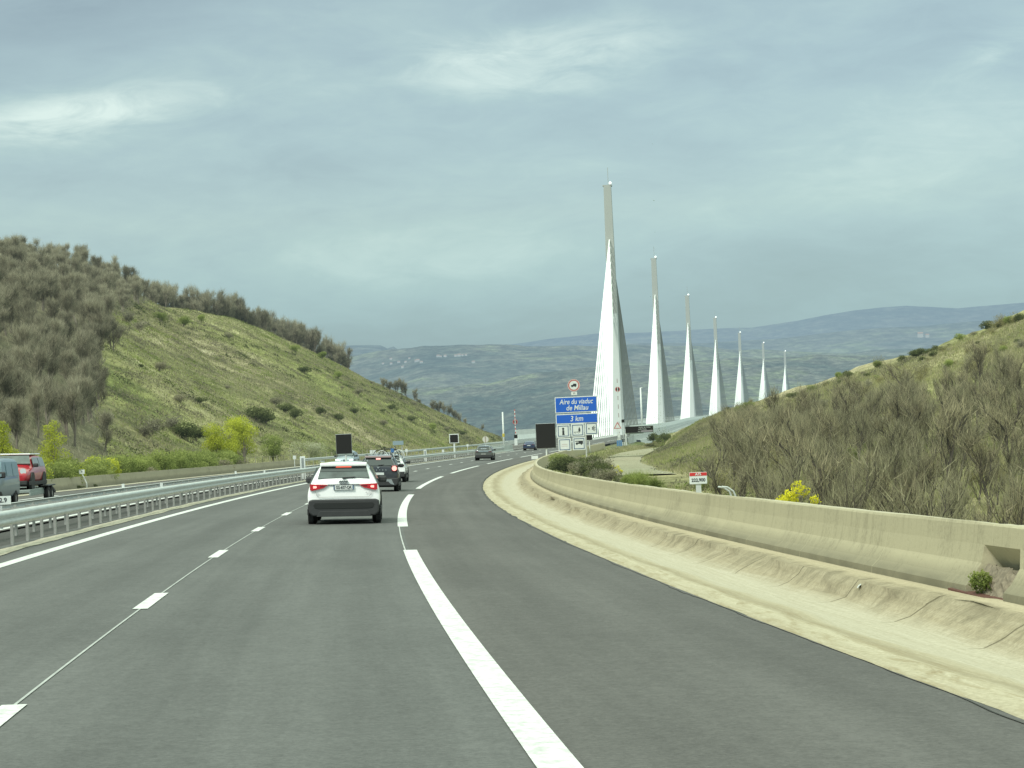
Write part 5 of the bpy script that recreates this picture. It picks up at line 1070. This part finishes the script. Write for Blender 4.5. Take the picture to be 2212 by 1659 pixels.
# right: brush behind the barrier
for px, py, sc, k in [(1212,1018,.62,'dark'),(1228,1012,.62,'dark'),(1245,1022,.55,'grey'),(1262,1018,.6,'scrub2'),(1282,1022,.62,'scrub2'),(1300,1028,.6,'grey'),(1320,1020,.75,'dark'),(1338,1030,.6,'grey'),(1352,1034,.5,'dark'),(1376,1040,.5,'green'),(1290,1036,.5,'scrub2'),(1312,1040,.5,'grey'),(1400,1046,.55,'broom'),(1420,1046,.7,'broom'),(1438,1050,.75,'broom'),(1462,1052,.7,'broom'),(1480,1056,.6,'broom'),(1250,1002,.5,'grey'),(1275,1000,.5,'grey'),(1205,1008,.6,'green'),(1218,1022,.7,'dark'),(1236,1020,.62,'dark'),(1256,1028,.55,'scrub2'),(1270,1026,.6,'dark'),(1296,1030,.62,'dark'),(1330,1022,.7,'scrub2'),(1345,1026,.65,'dark'),(1286,1010,.6,'scrub2'),(1306,1012,.6,'grey'),(1240,1006,.55,'scrub2'),(1262,1008,.5,'dark'),(1362,1038,.6,'grey'),(1388,1044,.55,'green')]:
    if 1340 < px < 1395: py += 8; sc *= .6
    s_, w_b = on_road(px, py, 0, (10.4,17)); w_b = min(w_b, 13.6); g = R(s_, w_b, -.15); lb = {'dark':'dark evergreen shrub in the brush just behind the right barrier','grey':'greyish shrub in the brush just behind the right barrier','scrub2':'brown twiggy bush in the brush just behind the right barrier','green':'light green bush in the brush just behind the right barrier','broom':'spiky green broom bush behind the right barrier, left of the kilometre post'}[k]
    put(pb(k), g, sc*(1.45 if k != 'broom' else 1.3), lb, 'shrub', {'dark':'dark evergreen shrubs','grey':'greyish shrubs','scrub2':'brown twiggy bushes','green':'light green bushes','broom':'broom bushes'}[k]+' behind the right barrier')
for px, py in ((1400,946),(1415,948),(1425,944)):
    g = on_loft(HR, px, py+6, 12); put(pb('dark'), g, 1.1, 'round dark bush beside the gravel track at the tip of the right slope', 'shrub', 'dark bushes at the tip of the right slope')
g = R(find_s(1712,11.2,.3,25,90), 11.2, -.35); yb = make_scrub('flowering_bush', .5, 1.1, 260, M['leaf_green'], rb, .008); P, D, Wv, t_ = leaf_data([(rb.normal(0,.16), rb.normal(0,.16), rb.uniform(.82,1.15), .10,.10,.09) for k in range(11)]+[(.32,0,.55,.07,.07,.06)], 900, .035, rb, .4)
tri_cloud(P, D, Wv, t_, 'blossom', M['petal'], yb); yb.location = g; yb.scale = (1.1,1.1,1.25); tag(yb, 'single bright yellow flowering bush above the right barrier', 'bush')
for px, py in ((1317,1018),(1327,1016),(1336,1028)):
    s_, w_b = on_road(px, py+8, 0, (10.3,15)); P, D, Wv, t_ = leaf_data([(rb.normal(0,.18),rb.normal(0,.1),rb.uniform(.35,.6),.12,.1,.08) for k in range(4)], 260, .04, rb, .4); r = empty('flower_clump', R(s_, w_b, -.1), 0, 'small clump of yellow flowers in the dark brush behind the barrier', 'flowers', 'yellow flower clumps in the brush'); tri_cloud(P, D, Wv, t_, 'blossom', M['petal'], r); MB().bar((0,0,0),(0,0,.5),.01,3).bar((.05,0,0),(.15,0,.45),.008,3).build('stems', M['wood'], r)
cnt = 0; taken = []
tries = 0
while cnt < 170 and tries < 9000:
    tries += 1; u, v = random.uniform(0,.80), random.uniform(.035,.80); p = at_uv(HR, u, v); uv = proj(p)[0]
    if uv[0] < 1500 or uv[0] > 2290 or p[1] < 30: continue
    if uv[0] < 1570 and uv[1] < 1000: continue
    if not far_enough(p, 1.9): continue
    up_ = uv[1] < np.interp(uv[0],[1500,1700,1900,2212],[930,900,820,740]); k = random.choice(['scrub','scrub','scrub','scrub2','grey','green2']) if not up_ else random.choice(['scrub','grey','dark'])
    lb = {'green2':'small leafy green bush between the bare trees of the right-hand slope','scrub':'budding olive-brown scrub bush on the right-hand slope','scrub2':'leafless grey scrub bush on the right-hand slope','grey':'low grey-green shrub on the right-hand slope','dark':'low dark shrub near the top of the right-hand slope'}[k]
    k_ = 'green' if k == 'green2' else k; put(pb(k_), p, random.uniform(.5,1.0)*(.6 if up_ or k == 'green2' else 1), lb, 'shrub', {'green2':'green bushes','scrub':'budding scrub','scrub2':'leafless scrub','grey':'grey-green shrubs','dark':'dark shrubs'}[k]+' of the right-hand slope'); cnt += 1
print('scrub', cnt)
for k in range(26):   # skyline bushes of the right hill
    x = random.uniform(1560,2230); g = on_loft(HR, x, np.interp(x,[1469,1529,1610,1687,1754,1805,1872,1939,2006,2074,2141,2212],[930,898,878,858,832,812,788,772,752,724,700,676]), 14); put(pb(random.choice(['dark','green','scrub'])), g-[0,0,.15], random.uniform(.55,.95), 'bush breaking the skyline of the right-hand hill', 'bush', 'bushes on the skyline of the right hill')
# weed in the drain opening
wd_ = make_bush('weed', .5, .34, 700, .03, M['leaf_green'], rb, False, 5); wd_.location = R(23.45, 9.40, .08); tag(wd_, 'green weed growing in the drain opening of the right barrier', 'plant')
for p_, sc in ((118.6,.25),(131,.3),(136,.28),(99,.25)):
    put(pb('dark'), R(p_,-17.75,.0), sc, 'small dark weed at the foot of the left concrete wall', 'plant', 'weeds at the foot of the left wall', .6)
# ---- grass and ground cover (stuff)
TRACK = np.concatenate([R(np.arange(112,240,2.), 16.4, 0), pv])[:,:2]
def off_track(P):
    return np.array([((TRACK-q[:2])**2).sum(1).min() > 4.6 if (60 < q[1] < 380) else True for q in P])
def tufts(name, G, n, ur, vr, cond, mt, hh, ww, seed, lab):
    rng = np.random.default_rng(seed); m, k = G.shape[:2]; u = rng.uniform(*ur, n)*(k-1); v = rng.uniform(*vr, n)*(m-1); i = v.astype(int).clip(0,m-2); j = u.astype(int).clip(0,k-2); a = (v-i)[:,None]; b = (u-j)[:,None]
    P = (G[i,j]*(1-a)+G[i+1,j]*a)*(1-b)+(G[i,j+1]*(1-a)+G[i+1,j+1]*a)*b; uv = proj(P); ok = cond(uv, P); P = P[ok]
    if G is HR: P = P[off_track(P)]
    n = len(P)
    cl = fbm(P[:,0]*.09, P[:,1]*.09, seed)+.5; P = np.repeat(P, 3, 0)+rng.normal(0,.16,(3*n,3))*[1,1,0]; cl = np.repeat(cl,3); n = len(P)
    D = rng.normal(0,.35,(n,3)); D[:,2] = 1; D = D*(hh*rng.uniform(.4,1.3,n)*(.5+cl))[:,None]; a = rng.uniform(0,2*PI,n); Wv = np.stack([np.cos(a),np.sin(a),0*a],1)*(ww*rng.uniform(.5,1.4,n))[:,None]; P[:,2] -= .04
    o = tri_cloud(P, D, Wv, np.clip(cl*.9+rng.normal(0,.2,n),0,1), name, mt); return tag(o, lab, 'grass', None, 'stuff')
tufts('slope_grass', HL, 42000, (.2,1), (.02,.89), lambda uv, P: (uv[:,0] > 200) & (uv[:,0] < 1100), M['grass'], .26, .05, 1, 'green grass tufts covering the open part of the left slope')
tufts('dry_grass', HL, 48000, (.2,1), (.02,.89), lambda uv, P: (uv[:,0] > 240) & (uv[:,0] < 1100), M['grass_dry'], .30, .05, 2, 'straw-coloured dry grass streaking the left slope')
tufts('wood_undergrowth', HL, 26000, (0,.62), (.02,.84), lambda uv, P: (uv[:,0] > -40) & (uv[:,0] < np.interp(uv[:,1], [600,650,700,800,900,985], [345,320,228,216,216,236])), M['twig'], .85, .022, 3, 'brown undergrowth between the bare trees on the left')
tufts('right_grass', HR, 70000, (0,1), (.02,.80), lambda uv, P: (uv[:,0] > 1150) & (uv[:,0] < 2260) & (P[:,1] > 30), M['grass_dry'], .30, .03, 4, 'rough dry grass on the right-hand slope')
tufts('right_green_grass', HR, 36000, (.2,1), (.0,.80), lambda uv, P: (uv[:,0] > 1150) & (uv[:,0] < 2260) & (P[:,1] > 60) & ~((np.abs(fbm(P[:,0]*.03,P[:,1]*.03,77)) < -.1)), M['grass'], .28, .035, 6, 'green grass on the right-hand slope beside the gravel track')
tufts('right_undergrowth', HR, 26000, (0,.8), (.03,.78), lambda uv, P: (uv[:,0] > 1540) & (uv[:,0] < 2270) & (P[:,1] > 30), M['twig_bud'], .4, .014, 5, 'dense twiggy undergrowth on the right-hand slope')
def heath(name, G, n, vr, cond, mt, seed, lab, hgt=.5, ext=(1.2,3.2), per=70, size=.16, thr=.02):
    rng = np.random.default_rng(seed); m, k = G.shape[:2]; PP = []; 
    u = rng.uniform(.15,1,n*6)*(k-1); v = rng.uniform(*vr, n*6)*(m-1); i = v.astype(int).clip(0,m-2); j = u.astype(int).clip(0,k-2); a = (v-i)[:,None]; b = (u-j)[:,None]
    P = (G[i,j]*(1-a)+G[i+1,j]*a)*(1-b)+(G[i,j+1]*(1-a)+G[i+1,j+1]*a)*b; uv = proj(P); fn = fbm((P[:,0]*.9+P[:,1]*-.44)*.06, (P[:,0]*.44+P[:,1]*.9)*.018, seed)
    ok = cond(uv, P) & (fn > thr); P = P[ok][:n]; n = len(P); dirv = np.array([.44,.9,0]); nrm = np.array([.9,-.44,0])
    L_ = rng.uniform(*ext, n); Wd = L_*rng.uniform(.3,.6,n); c = np.repeat(P, per, 0); t_ = rng.normal(0,.5,n*per); s_ = rng.normal(0,.5,n*per)
    slope = np.gradient(G[:,:,2], axis=0); P3_ = c+dirv*(t_*np.repeat(L_,per))[:,None]+nrm*(s_*np.repeat(Wd,per))[:,None]
    # keep the clumps on the sheet: follow the local plane of the nearest grid cell
    ii = np.repeat(i[ok][:n],per); jj = np.repeat(j[ok][:n],per); eu = G[ii,jj+1]-G[ii,jj]; ev = G[ii+1,jj]-G[ii,jj]; nn = np.cross(eu, ev); nn = nn*np.sign(nn[:,2:3]); off = P3_-c
    P3_[:,2] = c[:,2]-(nn[:,0]*off[:,0]+nn[:,1]*off[:,1])/nn[:,2]; dome = np.exp(-(t_**2+s_**2)*1.5); P3_[:,2] += rng.uniform(0,1,n*per)*hgt*dome
    N = n*per; D = rnd_dir(N, rng, .4)*size*rng.uniform(.6,1.5,N)[:,None]; Wv = np.cross(D, rnd_dir(N,rng)); Wv = Wv/np.linalg.norm(Wv,axis=1)[:,None]*size*rng.uniform(.3,.6,N)[:,None]
    o = tri_cloud(P3_, D, Wv, np.clip(.3+np.repeat(rng.normal(0,.2,n),per)+rng.normal(0,.2,N),0,1), name, mt); return tag(o, lab, 'heath', None, 'stuff')
cl_ = lambda uv, P: (uv[:,0] > 232) & (uv[:,0] < 1080)
heath('slope_heath', HL, 620, (.04,.87), cl_, M['leaf_grey'], 51, 'grey-brown heath in streaks across the left slope', .45, (1.2,3.6), 80, .16)
heath('dark_heath', HL, 190, (.04,.87), cl_, M['leaf_dark'], 52, 'dark green low scrub in streaks across the left slope', .6, (1.0,2.6), 80, .17, .05)
heath('olive_heath', HL, 520, (.04,.88), cl_, M['leaf_green'], 53, 'soft green low growth in patches on the left slope', .35, (1.4,3.8), 60, .15, .03)
cr_ = lambda uv, P: (uv[:,0] > 1420) & (uv[:,0] < 2260) & (P[:,1] > 60)
heath('right_heath', HR, 520, (.06,.80), cr_, M['leaf_grey'], 54, 'grey-brown heath between the trees of the right-hand slope', .5, (.8,2.4), 70, .11)
heath('right_green_heath', HR, 360, (.06,.80), cr_, M['leaf_green'], 55, 'soft green low growth on the right-hand slope', .35, (.8,2.2), 60, .10, .0)
# ---- distant village
M['house'] = mat('house_wall', (.50,.48,.43), .8, haze=6500); M['roof'] = mat('house_roof', (.32,.20,.14), .8, haze=6500)
hp = None
def house(g, sc, rz, lab, gp):
    global hp
    if hp is None:
        hp = empty('house', (0,0,0)); MB().box(-5,5,-3.5,3.5,-3,5).build('wall', M['house'], hp); MB().add([(-5.3,-3.9,4.9),(5.3,-3.9,4.9),(5.3,3.9,4.9),(-5.3,3.9,4.9),(-5.3,0,7.6),(5.3,0,7.6)],[(0,1,5,4),(2,3,4,5),(0,4,3),(1,2,5),(3,2,1,0)]).build('roof', M['roof'], hp); o = hp
    else: o = copy_tree(hp)
    o.location = g; o.rotation_euler = (0,0,rz); o.scale = (sc,sc,sc); tag(o, lab, 'house', gp)
for k, (px, py) in enumerate([(829,783),(846,785),(862,780),(877,779),(900,777),(905,777),(886,771),(948,768),(955,768),(962,767),(982,767),(990,766),(998,766),(1010,765),(843,774),(870,790),(912,781),(1021,782)]):
    g = on_loft(GV, px, py, 5); house(g, random.uniform(.5,.85), random.uniform(-.5,.5), 'pale house of the hillside village seen far away left of the signs', 'houses of the distant village')
for px, py, sc in ((1988,726,1.3),(2003,727,.9)):
    g = on_loft(GV, px, py+10, 8); q = W(px, py, 5500); house((q[0],q[1],q[2]), sc, 0, 'large white farm building far away beneath the blue mountain on the right' if sc > 1 else 'smaller white farm building far away beneath the blue mountain on the right', None)
for L_ in list(B.values())+list(protos.values()):   # drop unused prototypes
    for p in L_:
        if not used[id(p)]:
            for ch in list(p.children): bpy.data.objects.remove(ch)
            bpy.data.objects.remove(p)
# ------------------------------------------------------------------ camera, light, world
cam = bpy.data.cameras.new('camera'); co = bpy.data.objects.new('camera', cam); COL.objects.link(co); scene.camera = co
cam.sensor_width = 36; cam.sensor_fit = 'HORIZONTAL'; cam.lens = 36*5469.8/2560; cam.clip_start = .1; cam.clip_end = 60000
fw = Vector((0, math.cos(PITCH), math.sin(PITCH))); up = Vector((0,-math.sin(PITCH), math.cos(PITCH))); rt = Vector((1,0,0))
rr_ = rt*math.cos(ROLL)-up*math.sin(ROLL); uu = rt*math.sin(ROLL)+up*math.cos(ROLL)
m3 = Matrix((rr_, uu, -fw)).transposed(); co.matrix_world = Matrix.Translation((0,0,EYE)) @ m3.to_4x4()
scene.view_settings.view_transform = 'Standard'; scene.view_settings.look = 'None'; scene.view_settings.exposure = 0
SUN_EL, SUN_AZ = 48, 215   # sun behind the clouds, behind and to the left of the camera
sl = bpy.data.lights.new('sun', 'SUN'); sl.energy = 2.6; sl.angle = math.radians(14); sl.color = (1,.96,.88)
so = bpy.data.objects.new('sun', sl); COL.objects.link(so)
sd_ = Vector((math.sin(math.radians(SUN_AZ))*math.cos(math.radians(SUN_EL)), math.cos(math.radians(SUN_AZ))*math.cos(math.radians(SUN_EL)), math.sin(math.radians(SUN_EL))))
so.rotation_euler = sd_.to_track_quat('Z','Y').to_euler()
wd = bpy.data.worlds.new('World'); scene.world = wd; wd.use_nodes = True; nt = wd.node_tree; nt.nodes.clear()
class WN(NT):
    def __init__(s): s.t = nt
w_ = WN(); out = w_.n('ShaderNodeOutputWorld'); bg = w_.n('ShaderNodeBackground'); w_.L(bg.outputs[0], out.inputs[0])
sky = w_.n('ShaderNodeTexSky', sky_type='NISHITA'); sky.sun_disc = False; sky.sun_elevation = math.radians(SUN_EL); sky.sun_rotation = math.radians(SUN_AZ)
bg2 = w_.n('ShaderNodeBackground'); tint = w_.n('ShaderNodeMix', data_type='RGBA', blend_type='MULTIPLY'); tint.inputs[0].default_value = 1; tint.inputs[7].default_value = (.66,.86,.98,1); w_.L(sky.outputs[0], tint.inputs[6]); w_.L(tint.outputs[2], bg2.inputs[0]); bg2.inputs[1].default_value = .05
tc = w_.n('ShaderNodeTexCoord'); dx, dy, dz = w_.sep(tc.outputs['Generated'])
# cloud layer coordinates: azimuth and elevation of the direction
az = w_.math('ARCTAN2', dx, dy); el = w_.math('ARCSINE', dz)
cb = w_.n('ShaderNodeCombineXYZ'); w_.L(az, cb.inputs[0]); w_.L(el, cb.inputs[1])
def cmap(sc, rot, loc=(0,0,0)):
    mp = w_.n('ShaderNodeMapping'); w_.L(cb.outputs[0], mp.inputs[0]); mp.inputs['Scale'].default_value = sc; mp.inputs['Rotation'].default_value = (0,0,rot); mp.inputs['Location'].default_value = loc; return mp.outputs[0]
def patch(a0, e0, ra, re, tilt=.1):
    a = w_.math('SUBTRACT', az, math.radians(a0)); e = w_.math('SUBTRACT', w_.math('SUBTRACT', el, math.radians(e0)), w_.math('MULTIPLY', a, tilt))
    q = w_.math('ADD', w_.math('POWER', w_.math('DIVIDE', a, math.radians(ra)), 2), w_.math('POWER', w_.math('DIVIDE', e, math.radians(re)), 2))
    return w_.math('EXPONENT', w_.math('MULTIPLY', q, -1))
def AE(px, py):
    p = W(px, py, 1000.)-[0,0,EYE]; return math.degrees(math.atan2(p[0],p[1])), math.degrees(math.atan2(p[2], math.hypot(p[0],p[1])))
n1 = w_.noise(cmap((5,17,1), -.10), 1.5, 6, .55, .5); n2 = w_.noise(cmap((10,30,1), -.16, (3,1,0)), 2.2, 7, .62, .8); n3 = w_.noise(cmap((28,75,1), -.15, (1,5,0)), 2.0, 6, .6, .5)
f = w_.math('ADD', w_.math('MULTIPLY_ADD', n1, .36, .20), w_.math('MULTIPLY', n2, .16)); f = w_.math('ADD', f, w_.math('MULTIPLY', n3, .06))
for (px, py, ra, re, amp, tl) in [(170,250,3.0,.55,.28,.08),(1150,130,3.0,.75,.24,.05),(1060,190,1.6,.30,.05,.05),(2150,110,1.5,.5,.12,.3),(1000,550,6,.9,.10,.04),(2050,330,3.5,1.2,.09,.1),(300,-40,5,1.0,-.20,.25),(1750,180,3,.9,-.06,.1),(700,360,4,.5,-.07,.02),(1200,20,1.5,.3,-.05,.1),(1800,570,6,.9,-.10,.10),(1106,790,14,1.2,-.08,.0),(200,400,3.5,.8,-.03,0),(900,700,6,.6,-.04,0)]:
    a0, e0 = AE(px, py); g = patch(a0, e0, ra, re, tl)
    if abs(amp) > .1: g = w_.math('MULTIPLY', g, w_.math('MULTIPLY_ADD', n2, 2.6, -.3))
    f = w_.math('ADD', f, w_.math('MULTIPLY', g, amp))
cc = w_.ramp(f, [(.28,(.25,.285,.245)),(.40,(.295,.345,.30)),(.48,(.335,.40,.345)),(.54,(.37,.445,.37)),(.64,(.48,.555,.45)),(.80,(.66,.73,.59))])
# an overcast dome is brighter overhead than near the horizon
zen = w_.ramp(w_.math('MAXIMUM', dz, 0), [(.0,(.38,.52,.84)),(.04,(.66,.77,.95)),(.09,1.0),(.20,1.0),(.50,(3.3,3.3,3.0)),(1.0,(4.6,4.5,4.1))])
zc = w_.n('ShaderNodeMix', data_type='RGBA', blend_type='MULTIPLY'); zc.inputs[0].default_value = 1; w_.L(cc, zc.inputs[6]); w_.L(zen, zc.inputs[7])
w_.L(zc.outputs[2], bg.inputs[0]); bg.inputs[1].default_value = .93
ad = w_.n('ShaderNodeAddShader'); w_.L(bg.outputs[0], ad.inputs[0]); w_.L(bg2.outputs[0], ad.inputs[1]); w_.L(ad.outputs[0], out.inputs[0])
